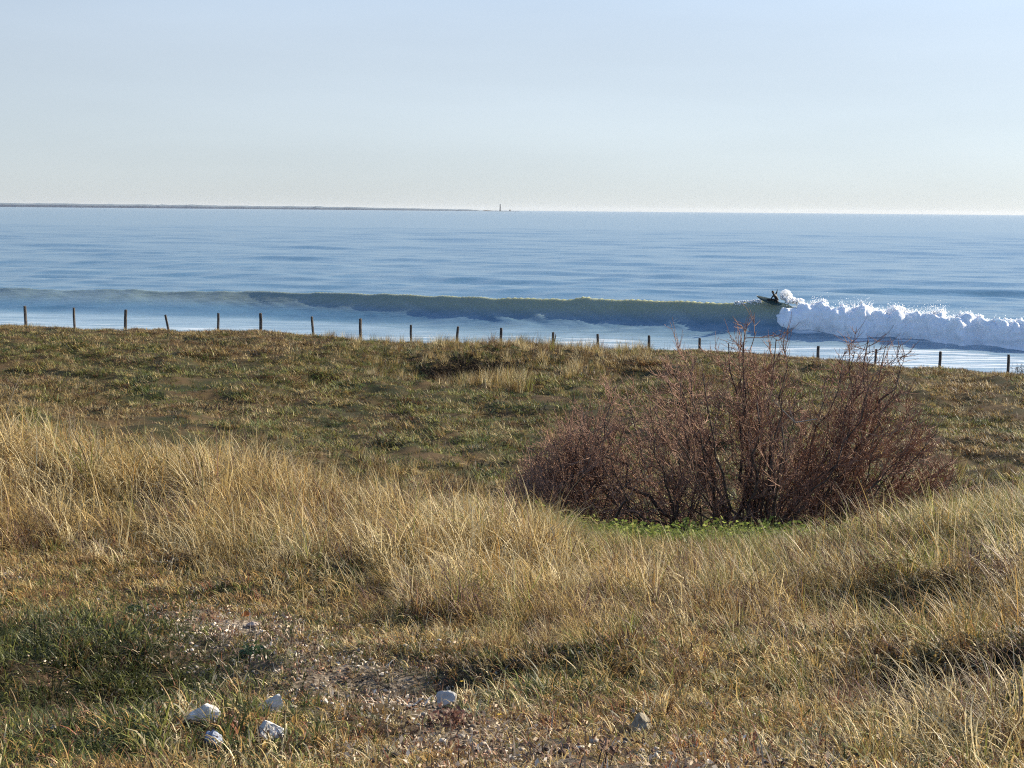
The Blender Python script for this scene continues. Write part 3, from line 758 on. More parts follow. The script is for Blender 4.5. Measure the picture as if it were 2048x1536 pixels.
    for nm, off in (('eye', sdv * .035 + upv * .01), ('eye', sdv * -.035 + upv * .01), ('nose', upv * -.02), ('mouth', upv * -.055)):
        bm = bmesh.new(); bmesh.ops.create_icosphere(bm, subdivisions=2, radius=0.012 if nm == 'eye' else .018)
        if nm == 'mouth': bmesh.ops.scale(bm, vec=(1.2, 1.2, .4), verts=bm.verts)
        m3 = bpy.data.meshes.new(nm); bm.to_mesh(m3); bm.free(); m3.materials.append(skin if nm != 'eye' else hairm)
        fo = bpy.data.objects.new(nm, m3); COL.objects.link(fo); fo.parent = po; fo.location = hc + face * .112 + off
build_surfer()

# ------------------------------------------------------------------ the bare shrub
def build_shrub():
    TW = simple('shrub_twigs', (0.165, 0.082, 0.053), (0.43, 0.255, 0.168), 5, 0.75, 0.2, 0.004)
    BK = simple('shrub_bark', (0.035, 0.027, 0.022), (0.15, 0.115, 0.09), 14, 0.85, 0.6, 0.01)
    Y0 = 21.0
    c = at(1480, 1075, Y0); C0 = Vector((c.x, Y0, hz(c.x, Y0)))
    root = empty('bare_shrub', C0, 'large leafless red brown shrub with dense twigs in the dune hollow', 'shrub')
    r = np.random.default_rng(12)
    KS = 1.13
    kx = [-3.4, -3.0, -2.5, -2.2, -1.8, -1.4, -1.0, -.6, -.3, 0, .35, .6, .9, 1.2, 1.45, 1.75, 2.05, 2.3, 2.6, 2.9, 3.2]
    kh = [0.6, 1.1, 1.55, 1.85, 2.15, 2.4, 2.52, 2.6, 2.75, 2.95, 2.9, 2.55, 2.3, 2.3, 2.5, 2.65, 2.6, 2.2, 1.7, 1.35, 0.9]
    top = lambda x: KS * np.interp(x, kx, kh)
    def local(x, y):                    # height of the land under a spot of the shrub
        return hz(C0.x + x, C0.y + y) - C0.z
    segs_t = [[], []]                   # tubes of twigs as arrays
    twV, twF = [], []; cnt = 0
    def add_twig(P, r0, r1, sides=3):
        nonlocal cnt
        P = np.asarray(P); k = len(P)
        t = np.gradient(P, axis=0); t /= np.linalg.norm(t, axis=1)[:, None] + 1e-9
        ref = np.array([0.3, 1, 0.2]); a = np.cross(t, ref); a /= np.linalg.norm(a, axis=1)[:, None] + 1e-9
        b = np.cross(t, a); rr = np.linspace(r0, r1, k)[:, None]
        ring = np.stack([P + (a * math.cos(2 * math.pi * s / sides) + b * math.sin(2 * math.pi * s / sides)) * rr for s in range(sides)], 1)
        twV.append(ring.reshape(-1, 3))
        i = np.arange(k - 1)[:, None] * sides; s = np.arange(sides)[None]; s2 = (s + 1) % sides
        q = np.stack([i + s, i + s2, i + sides + s2, i + sides + s], -1).reshape(-1, 4) + cnt
        twF.append(q); cnt += k * sides
    def grow(p, d, ln, n, upw, wob):
        P = [p]; d = d / np.linalg.norm(d)
        for i in range(n):
            d = d + np.array([0, 0, upw / n]) + r.normal(0, wob, 3); d = d / np.linalg.norm(d)
            P.append(P[-1] + d * ln / n)
        return P
    stems = []
    fixed = [(-3.35, 0.75, -.3), (-3.1, .55, -.6), (-2.9, 1.0, .2), (0.0, 3.2, 0), (0.18, 3.15, .2), (-.25, 3.0, -.1), (.45, 3.05, .1), (1.75, 2.95, .1), (1.5, 2.8, -.2), (2.0, 2.85, .1), (2.15, 2.6, -.2),
             (3.1, 1.1, .2), (3.2, .9, -.3), (2.7, 1.5, .3)]
    for k in range(168):
        if k < len(fixed): x, h, y = fixed[k]
        else:
            x = r.uniform(-3.15, 3.1) if r.uniform() < .82 else r.uniform(-3.5, -2.1); h = top(x) * (.40 + .66 * r.uniform() ** .55); y = r.normal(0, 0.85)
            if h > 2.45: h *= .9
            if .72 < x < 1.28: h *= r.uniform(.55, .8)
        c0 = (-2.35 if x < -1.7 and r.uniform() < .62 else 1.25 if x > .7 and r.uniform() < .45 else -.9 if x < -.3 and r.uniform() < .4 else .2)
        rx = c0 + .10 * (x - c0) + r.normal(0, .10); ry = y * .2 + r.normal(0, .12)
        z0 = local(rx, ry) - 0.08
        p0 = np.array([rx, ry, z0]); p3 = np.array([x, y, local(x, y) * .5 + h])
        p1 = p0 + np.array([(x - rx) * r.uniform(.25, .45), (y - ry) * .4, h * r.uniform(.16, .36)]); p2 = p0 + np.array([(x - rx) * r.uniform(.62, .95), (y - ry) * .9, h * r.uniform(.5, .75)])
        T = np.linspace(0, 1, 12)[:, None]
        P = (1 - T) ** 3 * p0 + 3 * (1 - T) ** 2 * T * p1 + 3 * (1 - T) * T ** 2 * p2 + T ** 3 * p3
        P[1:-1] += r.normal(0, .045, (10, 3))
        big = k < len(fixed) + 20
        rb = r.uniform(.024, .045) if big else r.uniform(.012, .024)
        stems.append((P, rb, big, x))
        tall_ = h > 2.45; out = np.array([np.sign(x - rx) * min(1, abs(x - rx)) * .45, 0, 0])
        for q in range(int(r.integers(14, 20))):
            u = .12 + .88 * r.uniform() ** .75; f = u * 11; i = min(int(f), 10); p = P[i] + (P[i + 1] - P[i]) * (f - i)
            tan = P[i + 1] - P[i]; tan = tan / np.linalg.norm(tan)
            d = tan * .70 + r.normal(0, .55, 3) + out + np.array([0.0, 0, .12])
            ln = r.uniform(.30, .85) * (1.0 if u < .8 else .6)
            W = grow(p, d, ln, 5, .30, .16)
            if W[-1][2] > top(W[-1][0]) + (0.25 if tall_ else .12): continue
            add_twig(W, .0070, .0032)
            for e in range(int(r.integers(4, 8))):
                uu = r.uniform(.15, 1) * 5; j = min(int(uu), 4); pp = W[j] + (W[j + 1] - W[j]) * (uu - j)
                tt = W[j + 1] - W[j]; tt = tt / np.linalg.norm(tt)
                X_ = grow(pp, tt * .7 + r.normal(0, .5, 3) + np.array([0, 0, .2]), r.uniform(.12, .34), 3, .3, .15)
                add_twig(X_, .0045, .0024)
    small = []
    for P, rb, big, x in stems:
        radii = [rb * (1 - .8 * i / 11) for i in range(12)]
        if big:
            mesh_obj('stem', *tube(P, radii, 6), BK, root, smooth=True)
        else: small.append(tube(P, radii, 5))
    V, F = merge(small); mesh_obj('branches', V, F, BK, root, smooth=True)
    o = mesh_obj('twigs', np.concatenate(twV), np.concatenate(twF), TW, root)
    o['kind'] = 'stuff'
    # one pale broken branch hanging in the middle
    p = at(1590, 845, 20.2) - C0; q = at(1545, 800, 20.1) - C0; s = at(1635, 838, 20.1) - C0
    PB = simple('pale_deadwood', (0.30, 0.24, 0.18), (0.45, 0.38, 0.30), 10, 0.8, 0.3)
    b_ = mesh_obj('broken_branch', *merge([tube([q, p, s], [.006, .012, .007], 5), tube([p, p + Vector((-.1, 0, .22))], [.008, .004], 4)]), PB, root)
    b_['label'] = 'pale broken branch'
    return C0
SHRUB = build_shrub()

# dark scrub bush at the hollow, and thin weeds by the last post
def build_small_bush(name, base, wid, hgt, nst, label, cat, m, leaf=None, seed=0, spread=0.9, lr=0.03, nleaf=7):
    r = np.random.default_rng(seed)
    root = empty(name, base, label, cat)
    parts = []; lv, lf = [], []
    for k in range(nst):
        th = r.uniform(0, 2 * math.pi); q = math.sqrt(r.uniform(0, 1))
        p0 = Vector((math.cos(th) * q * wid * .25, math.sin(th) * q * wid * .2, -0.05))
        tip = Vector((math.cos(th) * q * wid * .5 * spread, math.sin(th) * q * wid * .4, hgt * (1 - .5 * q * q) * r.uniform(.6, 1)))
        mid = p0 * .5 + tip * .5 + Vector((r.normal(0, .03), r.normal(0, .03), hgt * .08))
        parts.append(tube([p0, mid, tip], [.006 * hgt + .002, .004 * hgt + .001, .001], 4))
        if leaf:
            for e in range(nleaf):
                c = mid.lerp(tip, r.uniform(0, 1.05)) + Vector(r.normal(0, lr * .9, 3))
                u = Vector(r.normal(0, 1, 3)).normalized(); v = u.orthogonal().normalized()
                s = lr * r.uniform(.6, 1.3); i0 = len(lv)
                lv += [c - u * s, c + v * s * .45, c + u * s, c - v * s * .45]; lf.append((i0, i0 + 1, i0 + 2, i0 + 3))
    V, F = merge(parts); mesh_obj('stems', V, F, m, root)
    if leaf: mesh_obj('foliage', lv, lf, leaf, root)['kind'] = 'stuff'
    return root
SCRUB = simple('scrub_bark', (0.03, 0.022, 0.018), (0.08, 0.055, 0.04), 10, 0.9, 0.2)
def leaf_mat(name, c1, c2, tr=.3):
    m, n, l, b, o = mat(name)
    c, f = noise_col(n, l, 12, c1, c2); l.new(c, b.inputs['Base Color']); setp(b, Roughness=.5)
    t = n.new('ShaderNodeBsdfTranslucent'); l.new(c, t.inputs[0]); mx = n.new('ShaderNodeMixShader'); mx.inputs[0].default_value = tr
    l.new(b.outputs[0], mx.inputs[1]); l.new(t.outputs[0], mx.inputs[2]); l.new(mx.outputs[0], o.inputs[0]); return m
LD = leaf_mat('dark_scrub_leaf', (0.018, 0.016, 0.012), (0.05, 0.035, 0.024), .1)
LD.node_tree.nodes['Principled BSDF'].inputs['Specular IOR Level'].default_value = .05; LD.node_tree.nodes['Principled BSDF'].inputs['Roughness'].default_value = .95
LG = leaf_mat('green_weed_leaf', (0.025, 0.055, 0.02), (0.06, 0.11, 0.04), .3)
LR = leaf_mat('red_weed_leaf', (0.16, 0.07, 0.05), (0.30, 0.15, 0.10), .4)
p = at(955, 790, 50); build_small_bush('dark_bush', (p.x, 50, hz(p.x, 50)), 4.3, 1.05, 170, 'low dark brown bush at the shaded dune hollow', 'bush', SCRUB, LD, 3, lr=.05, nleaf=22)
p = at(2035, 760, 64); build_small_bush('thin_weed', (p.x, 64, hz(p.x, 64)), 0.9, 0.65, 26, 'thin dark dry weed beside the rightmost post', 'weed', SCRUB, LD, 4, lr=.03)
p = at(1335, 720, 64); build_small_bush('thin_weed', (p.x, 64, hz(p.x, 64)), 0.7, 0.75, 10, 'thin dry weed on the crest just right of a post, left of the bare shrub', 'weed', SCRUB, None, 5)
p = gpt(503, 1318); build_small_bush('green_weed', p, 0.16, 0.09, 26, 'small dark green leafy weed on the bare path', 'weed', SCRUB, LG, 6, lr=.017)
p = gpt(270, 1235); build_small_bush('green_weed', p, 0.15, 0.08, 20, 'small green leafy weed in the turf at the left of the path', 'weed', SCRUB, LG, 16, lr=.016)
p = gpt(903, 1452); build_small_bush('red_weed', p, 0.14, 0.10, 24, 'small reddish weed in front of the flat grey stone', 'weed', SCRUB, LR, 7, lr=.012)
p = gpt(455, 1470); build_small_bush('red_weed', p, 0.10, 0.08, 18, 'small reddish weed between the white stones', 'weed', SCRUB, LR, 8, lr=.010)

# ------------------------------------------------------------------ stones
STONES = []
def stone(name, px, py, wpx, hpx, dpx, seed, label, m, cuts=9, rz=0.0, sink=0.25):
    p = gpt(px, py + hpx * .35)
    k = p.y / FPX
    r = random.Random(seed)
    bm = bmesh.new(); bmesh.ops.create_icosphere(bm, subdivisions=4, radius=1)
    for _ in range(cuts):                       # break flat faces off the lump
        n = Vector((r.gauss(0, 1), r.gauss(0, 1), r.gauss(0, 1))).normalized(); d = r.uniform(.45, .85)
        for v in bm.verts:
            e = v.co.dot(n) - d
            if e > 0: v.co -= n * e
    for v in bm.verts:
        q = np.array(v.co) * 3 + seed
        v.co *= 1 + 0.10 * float(vn3(*q, seed)) + 0.05 * float(vn3(*(q * 3), seed + 1))
    xs = [v.co.x for v in bm.verts]; ys = [v.co.y for v in bm.verts]; zs = [v.co.z for v in bm.verts]
    sx, sy, sz = wpx * k / (max(xs) - min(xs)), dpx * k / (max(ys) - min(ys)), hpx * k * 1.25 / (max(zs) - min(zs))
    for v in bm.verts: v.co = Vector((v.co.x * sx, v.co.y * sy, v.co.z * sz))
    zmin = min(v.co.z for v in bm.verts)
    me = bpy.data.meshes.new(name); bm.to_mesh(me); bm.free(); me.materials.append(m)
    o = bpy.data.objects.new(name, me); COL.objects.link(o)
    o.location = (p.x, p.y, p.z - zmin * (1 - sink * 1.35)); o.rotation_euler = (0, 0, rz)
    tag(o, label, 'stone'); STONES.append((p.x, p.y, wpx * k * .5))
    return o
WS = simple('white_limestone', (0.46, 0.42, 0.35), (0.82, 0.81, 0.78), 26, 0.85, 0.5, 0.006)
GS = simple('grey_limestone', (0.34, 0.33, 0.30), (0.52, 0.51, 0.48), 26, 0.9, 0.5, 0.006)
BS = simple('blue_grey_stone', (0.16, 0.20, 0.28), (0.36, 0.42, 0.52), 22, 0.7, 0.4, 0.006)
stone('stone', 402, 1437, 74, 40, 46, 4, 'long jagged white stone, the leftmost of the white stones', WS, 11, 0.1)
stone('stone', 543, 1410, 52, 34, 30, 9, 'white stone half buried in grass, the farthest of the four on the path edge', WS, 10)
stone('stone', 541, 1468, 58, 46, 44, 14, 'chunky bright white stone with a grey face, nearest the bottom edge', WS, 8, 0.3)
stone('stone', 428, 1484, 42, 38, 34, 19, 'blue grey stone in the shade below the long jagged white stone', BS, 8)
stone('stone', 890, 1404, 44, 34, 30, 24, 'flat topped pale grey stone alone right of the path', GS, 7)
stone('stone', 1283, 1456, 44, 46, 34, 29, 'rounded tan grey stone at the far right, half under dry turf', simple('tan_stone', (0.20, 0.17, 0.12), (0.38, 0.34, 0.25), 22, 0.9, 0.5, 0.006), 5)
stone('stone', 505, 1254, 26, 9, 14, 34, 'small flat pinkish stone at the upper end of the path', simple('pink_stone', (0.42, 0.30, 0.24), (0.6, 0.5, 0.42), 30, 0.9, 0.5, 0.004), 7)
# fallen orange leaf above it
p = gpt(494, 1240)
lm = leaf_mat('orange_leaf', (0.30, 0.09, 0.02), (0.42, 0.15, 0.03), .35)
lv = []; lf = []
for i in range(7):
    t = i / 6; wd = .022 * math.sin(math.pi * (t * .92 + .04)) ** .8
    for k, s in enumerate((-1, 0, 1)): lv.append((-.03 + .06 * t, s * wd, .035 + .012 * math.sin(t * 3) + abs(s) * .010))
for i in range(6):
    for k in range(2): lf.append((i * 3 + k, (i + 1) * 3 + k, (i + 1) * 3 + k + 1, i * 3 + k + 1))
o = mesh_obj('dry_leaf', lv, lf, lm); o.location = p; o.rotation_euler = (R(35), R(-10), R(10))
tag(o, 'single orange dry leaf lying above the path', 'leaf')

# ------------------------------------------------------------------ grass and ground cover
TEMPL = {}
def clump(kind, n, spread, ln, wd, lean, droop, segs, seed, m, bias=-math.pi, biasw=1.0):
    r = np.random.default_rng(seed)
    V, F, C = [], [], []
    for b in range(n):
        q = math.sqrt(r.uniform()) * spread; th = r.uniform(0, 2 * math.pi)
        p = np.array([math.cos(th) * q, math.sin(th) * q, -0.02])
        az = th + r.normal(0, .5) if r.uniform() > biasw else bias + r.normal(0, .75)
        L = r.uniform(*ln); w_ = wd * r.uniform(.7, 1.25)
        inc = abs(r.normal(lean, lean * .6)); dr = droop * r.uniform(.2, 1.6)
        if r.uniform() < .36: dr = max(dr, droop) * r.uniform(1.5, 2.1)
        side = np.array([-math.sin(az + r.normal(0, .5)), math.cos(az + r.normal(0, .5)), 0.0])
        rnd = r.uniform(); i0 = len(V)
        for s in range(segs + 1):
            t = s / segs
            ww = w_ * (1 - t ** 1.6 * .88) * .5
            V += [p - side * ww, p + side * ww]; C += [(rnd, t, 0, 1)] * 2
            a_ = inc + dr * t ** 1.7
            p = p + np.array([math.cos(az) * math.sin(a_), math.sin(az) * math.sin(a_), math.cos(a_)]) * (L / segs)
        for s in range(segs): F.append((i0 + 2 * s, i0 + 2 * s + 1, i0 + 2 * s + 3, i0 + 2 * s + 2))
    o = mesh_obj(kind, np.array(V), np.array(F), m, link=False)
    fattr(o, 'blade', C, 'FLOAT_COLOR')
    return o

def leafclump(kind, n, spread, size, hgt, seed, m):
    r = np.random.default_rng(seed); V, F, C = [], [], []
    for b in range(n):
        th = r.uniform(0, 6.28); q = math.sqrt(r.uniform()) * spread
        c = np.array([math.cos(th) * q, math.sin(th) * q, r.uniform(0.01, hgt)])
        u = r.normal(0, 1, 3) * np.array([1, 1, .5]); u /= np.linalg.norm(u); v = np.cross(u, r.normal(0, 1, 3)); v /= np.linalg.norm(v)
        s = size * r.uniform(.5, 1.3); i0 = len(V); rnd = r.uniform()
        V += [c - u * s, c + v * s * .5, c + u * s, c - v * s * .5]; C += [(rnd, .5, 0, 1)] * 4; F.append((i0, i0 + 1, i0 + 2, i0 + 3))
    o = mesh_obj(kind, np.array(V), np.array(F), m, link=False); fattr(o, 'blade', C, 'FLOAT_COLOR'); return o

def pebbleclump(kind, n, spread, seed, m):
    r = np.random.default_rng(seed); V, F, C = [], [], []
    ico = bmesh.new(); bmesh.ops.create_icosphere(ico, subdivisions=1, radius=1)
    iv = np.array([v.co[:] for v in ico.verts]); fc = np.array([[v.index for v in f.verts] for f in ico.faces]); ico.free()
    for b in range(n):
        th = r.uniform(0, 6.28); q = math.sqrt(r.uniform()) * spread; sz = r.uniform(.004, .013)
        V.append(iv * sz * r.uniform(.6, 1.3, 3) * np.array([1, 1, .7]) * (1 + r.normal(0, .12, (len(iv), 1))) + np.array([math.cos(th) * q, math.sin(th) * q, sz * .3])); F.append(fc + len(iv) * b); C += [(r.uniform(), .5, 0, 1)] * len(iv)
    o = mesh_obj(kind, np.concatenate(V), np.concatenate(F), m, link=False); fattr(o, 'blade', C, 'FLOAT_COLOR'); return o

def scatter(name, pts, rot, scl, var, tint, templates, label=None, cat=None):
    coll = bpy.data.collections.new(name + '_clumps')
    for i, t in enumerate(templates):
        t.name = 'clump_%s.%03d' % (name, i); coll.objects.link(t)
    o = mesh_obj(name, pts, np.zeros((0, 3), int))
    fattr(o, 'rot', rot, 'FLOAT_VECTOR'); fattr(o, 'scl', scl, 'FLOAT_VECTOR'); fattr(o, 'var', var, 'INT'); fattr(o, 'tint', tint, 'FLOAT_VECTOR')
    g = bpy.data.node_groups.new(name + '_scatter', 'GeometryNodeTree')
    g.interface.new_socket('Geometry', in_out='INPUT', socket_type='NodeSocketGeometry')
    g.interface.new_socket('Geometry', in_out='OUTPUT', socket_type='NodeSocketGeometry')
    N = g.nodes; L = g.links
    gi = N.new('NodeGroupInput'); go = N.new('NodeGroupOutput')
    m2p = N.new('GeometryNodeMeshToPoints'); L.new(gi.outputs[0], m2p.inputs[0])
    ci = N.new('GeometryNodeCollectionInfo'); ci.inputs['Collection'].default_value = coll
    ci.inputs['Separate Children'].default_value = True; ci.inputs['Reset Children'].default_value = True
    ip = N.new('GeometryNodeInstanceOnPoints'); ip.inputs['Pick Instance'].default_value = True
    L.new(m2p.outputs[0], ip.inputs['Points']); L.new(ci.outputs[0], ip.inputs['Instance'])
    def na(nm, typ):
        a = N.new('GeometryNodeInputNamedAttribute'); a.data_type = typ; a.inputs['Name'].default_value = nm; return a.outputs['Attribute']
    L.new(na('var', 'INT'), ip.inputs['Instance Index'])
    e2r = N.new('FunctionNodeEulerToRotation'); L.new(na('rot', 'FLOAT_VECTOR'), e2r.inputs[0]); L.new(e2r.outputs[0], ip.inputs['Rotation'])
    L.new(na('scl', 'FLOAT_VECTOR'), ip.inputs['Scale'])
    L.new(ip.outputs[0], go.inputs[0])
    md = o.modifiers.new('scatter', 'NODES'); md.node_group = g
    tag(o, label, cat, kind='stuff')
    return o

def sample(n, y0, y1, amax, power=1.0):
    """random ground spots in the wedge before the viewer, even per square metre"""
    Y = np.sqrt(rng.uniform(y0 ** 2, y1 ** 2, n)); a = rng.uniform(-amax, amax, n)
    return a * Y, Y

def mixc(cols, wts):
    wts = np.stack(wts, -1); wts = np.maximum(wts, 0); wts = wts / (wts.sum(-1, keepdims=True) + 1e-9)
    return wts @ np.array(cols)

def pickc(cols, wts):
    """each spot takes one of the colours, by weight"""
    wts = np.stack(wts, -1); wts = np.maximum(wts, 1e-6); c = np.cumsum(wts / wts.sum(-1, keepdims=True), -1)
    i = (rng.uniform(size=len(wts))[:, None] > c).sum(-1).clip(0, len(cols) - 1)
    return np.array(cols)[i]

GRASS = blade_mat('dune_grass_blade', .34); TURF = blade_mat('turf_blade', .35); COVER = blade_mat('cover_blade', .3); LITTER = blade_mat('litter_bits', .1, .8); LEAFY = blade_mat('leafy_weed', .45, .8)
STRAW, PALE, OCHRE, BROWN, GREEN, DGREEN, PURP = (0.51, 0.375, 0.15), (0.72, 0.60, 0.34), (0.40, 0.245, 0.08), (0.16, 0.09, 0.05), (0.225, 0.235, 0.06), (0.07, 0.085, 0.026), (0.22, 0.135, 0.11)

def tall_edge(px):   # where the short turf gives way to the long grass, in metres out
    return np.interp(px, [-400, 0, 350, 650, 1000, 1350, 1700, 2100], [12.7, 12.4, 11.5, 9.8, 7.5, 5.9, 4.7, 4.2])
def tall_w(X, Y):
    px = PX(X, Y); n = fbm(X * .7, Y * .7, 3, 201)
    return sm(Y + 1.5 * n, tall_edge(px) - .6, tall_edge(px) + 2.4)

GAPS = [(gpt(px, py), rx, ry) for px, py, rx, ry in ((1840, 1385, .62, .45), (1960, 1430, .5, .3), (1800, 1235, .5, .5), (1890, 1120, .55, .5), (290, 1040, .7, .45), (120, 1030, .5, .4), (880, 1345, .55, .4), (700, 1165, .6, .45), (1560, 1290, .4, .35), (1290, 1230, .35, .3), (1130, 1330, .4, .3))]
def gap_w(X, Y):
    k = 1.0
    for p, rx, ry in GAPS: k = k * (1 - .92 * np.exp(-((X - p.x) / rx) ** 2 - ((Y - p.y) / ry) ** 2))
    return k

# long dune grass
def build_tall():
    T = [clump('tall', 28, .115, (.22, .72), .0072, .36, 1.45, 7, 300 + i, GRASS, -math.pi + .15, .38) for i in range(10)] + [clump('matted', 20, .16, (.14, .42), .008, 1.15, .9, 5, 350 + i, GRASS, -math.pi, .3) for i in range(4)]
    X, Y = sample(22000, 4.0, 19.5, .47)
    px = PX(X, Y); wv = tall_w(X, Y)
    ridge = np.interp(px, [-400, 0, 500, 1000, 1500, 2048, 2500], [18.3, 18.3, 18.2, 18.4, 17.6, 17.0, 17])
    wv = wv * (1 - sm(Y, ridge - .6, ridge + 1.0))
    thin = 0.30 + 0.85 * sm(fbm(X * .8 + 4, Y * .8, 3, 203), -.30, .30)
    wv = wv * gap_w(X, Y)
    frontgreen = np.exp(-((px - 1480) / 400) ** 4) * sm(Y, 13.2, 15.8)
    keep = rng.uniform(size=len(X)) < wv * thin * (1 - .70 * frontgreen)
    X, Y, px, wv = X[keep], Y[keep], px[keep], wv[keep]; fg = frontgreen[keep]
    z = height(X, Y); n = len(X)
    size = (.42 + .66 * wv) * rng.uniform(.7, 1.15, n) * (1 + .22 * fbm(X * .6, Y * .6, 2, 205))
    size = size * np.interp(px, [0, 400, 1000, 1500, 2048], [1.08, 1.02, .80, .70, .84]) * (1 - .50 * fg) * np.interp(Y, [4, 7, 11], [.60, .80, 1.0])
    rz = rng.normal(0, .75, n); tl = rng.normal(0, .17, (n, 2))
    g = fbm(X * .45, Y * .45, 3, 207); right = sm(px, 1000, 1600)
    tint = pickc([STRAW, PALE, OCHRE, BROWN, GREEN, PURP], [np.full(n, .40), .30 - .1 * right + .25 * g, np.full(n, .12), .12 + .07 * right - .15 * g, .05 + .22 * right * (g < .1) + 1.5 * fg + .45 * sm(px, 1650, 1950) * sm(Y, 9.5, 12.5) + .35 * np.exp(-((px - 1700) / 400) ** 2) * sm(Y, 12, 15), .04 + .09 * right])
    tint = tint * rng.uniform(.8, 1.2, (n, 1))
    scatter('dune_grass', np.stack([X, Y, z], -1), np.stack([tl[:, 0], tl[:, 1], rz], -1), np.stack([size] * 3, -1), np.where(rng.uniform(size=n) < .22, rng.integers(10, 14, n), rng.integers(0, 10, n)), tint, T, 'long straw coloured dune grass on the near ridge', 'grass')
build_tall()

# short turf in front and under the long grass
def clear_stones(X, Y, back=.5):
    k = np.ones(len(X), bool)
    for x, y, r_ in STONES:
        k &= ~((np.abs(X - x) < r_ * 1.15) & (Y > y - r_ * 2.6 - .06) & (Y < y + r_ * back))
    return k
def build_turf():
    T = [clump('turf', 20, .045, (.04, .13), .0058, .65, 1.8, 5, 400 + i, TURF, -math.pi, .3) for i in range(10)]
    X, Y = sample(170000, 3.6, 19.0, .47)
    px = PX(X, Y); tw = tall_w(X, Y); pw = path_w(X, Y, .48)
    nearw = np.interp(Y, [4, 9, 14, 19], [1, .8, .45, .35])
    nz = fbm(X * 1.6, Y * 1.6, 3, 211)
    keep = rng.uniform(size=len(X)) < (1 - .42 * pw) * nearw * (.66 + .4 * nz)
    keep &= clear_stones(X, Y) | (rng.uniform(size=len(X)) < .12)
    X, Y, px, tw, pw = X[keep], Y[keep], px[keep], tw[keep], pw[keep]; n = len(X)
    z = height(X, Y)
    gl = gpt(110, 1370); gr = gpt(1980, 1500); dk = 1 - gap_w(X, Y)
    green = 1.5 * np.exp(-(((X - gl.x) / 1.15) ** 2 + ((Y - gl.y) / 1.7) ** 2)) + .5 * np.exp(-(((X - gr.x) / .7) ** 2 + ((Y - gr.y) / .6) ** 2))
    gq = gpt(180, 1500); green = green + 1.1 * np.exp(-(((X - gq.x) / .75) ** 2 + ((Y - gq.y) / .7) ** 2))
    gc = gpt(1000, 1390); green = green + .6 * np.exp(-(((X - gc.x) / .8) ** 2 + ((Y - gc.y) / .5) ** 2))
    g2 = fbm(X * 1.1, Y * 1.1, 3, 213)
    dk = np.maximum(dk, 1.0 * np.exp(-(((X - gl.x) / 1.0) ** 2 + ((Y - gl.y) / 1.4) ** 2)))  # the left corner joins the zone of painted shade
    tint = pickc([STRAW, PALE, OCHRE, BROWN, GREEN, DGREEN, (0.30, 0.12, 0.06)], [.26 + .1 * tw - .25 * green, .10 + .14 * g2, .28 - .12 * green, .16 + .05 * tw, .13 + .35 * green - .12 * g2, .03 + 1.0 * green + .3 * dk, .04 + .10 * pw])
    tint = tint * rng.uniform(.7, 1.2, (n, 1)) * (1 - .5 * dk * rng.uniform(.3, 1, n))[:, None]  # besides the dark green plants, dk paints shade of the gaps into the tint
    size = rng.uniform(.5, 1.2, n) * (1 + .55 * tw + .45 * np.clip(green, 0, 1)) * np.interp(Y, [4, 6, 10], [.78, .88, 1.05]) * (1 - .45 * pw) * (1 + .25 * g2)
    scatter('short_turf', np.stack([X, Y, z], -1), np.stack([rng.normal(0, .15, n), rng.normal(0, .15, n), rng.uniform(-2, 2, n)], -1), np.stack([size] * 3, -1), rng.integers(0, 10, n), tint, T, 'short dry and green turf in the foreground', 'grass')
build_turf()

# dead leaf bits and shell grit on the bare path and between the turf
def build_litter():
    T = [leafclump('litter', 9, .10, .012, .03, 500 + i, LITTER) for i in range(3)] + [clump('litter', 14, .11, (.03, .09), .007, 1.35, .9, 3, 520 + i, LITTER, 0, 0) for i in range(3)] + [pebbleclump('litter', 7, .11, 540 + i, LITTER) for i in range(3)]
    X, Y = sample(26000, 3.8, 13, .46); pw = path_w(X, Y, .62)
    bk = gpt(330, 1275); keep = rng.uniform(size=len(X)) < .12 + .6 * pw + .4 * np.exp(-((X - bk.x) / .6) ** 2 - ((Y - bk.y) / .8) ** 2)
    X, Y = X[keep], Y[keep]; n = len(X)
    tint = pickc([(0.50, 0.40, 0.29), (0.66, 0.58, 0.47), (0.20, 0.12, 0.08), (0.32, 0.19, 0.12), (0.08, 0.06, 0.05)], [np.full(n, .3), np.full(n, .2), np.full(n, .22), np.full(n, .16), np.full(n, .12)])
    scatter('leaf_litter', np.stack([X, Y, height(X, Y)], -1), np.stack([np.zeros(n), np.zeros(n), rng.uniform(0, 6.28, n)], -1), np.stack([rng.uniform(.5, 1.2, n)] * 3, -1), rng.integers(0, 9, n), tint, T, 'dry leaf bits and shell grit on the bare path', 'litter')
build_litter()

# the green leafy patch at the shrub's foot
def build_leafy():
    T = [leafclump('leafy', 30, .15, .030, .12 + .06 * i, 600 + i, LEAFY) for i in range(5)]
    n = 680
    px = np.concatenate([rng.normal(1290, 80, 260), rng.uniform(1130, 1840, 420)]); Y = rng.normal(17.3, .6, n); X = (px - 1024) / FPX * Y
    tint = pickc([(0.17, 0.22, 0.05), (0.27, 0.31, 0.08), (0.09, 0.13, 0.035)], [np.full(n, .4), np.full(n, .3), np.full(n, .3)])
    scatter('leafy_weeds', np.stack([X, Y, height(X, Y)], -1), np.stack([np.zeros(n), np.zeros(n), rng.uniform(0, 6.28, n)], -1), np.stack([rng.uniform(.45, 1.0, n)] * 3, -1), rng.integers(0, 5, n), tint, T, 'bright green leafy weeds at the foot of the bare shrub', 'weeds')
build_leafy()

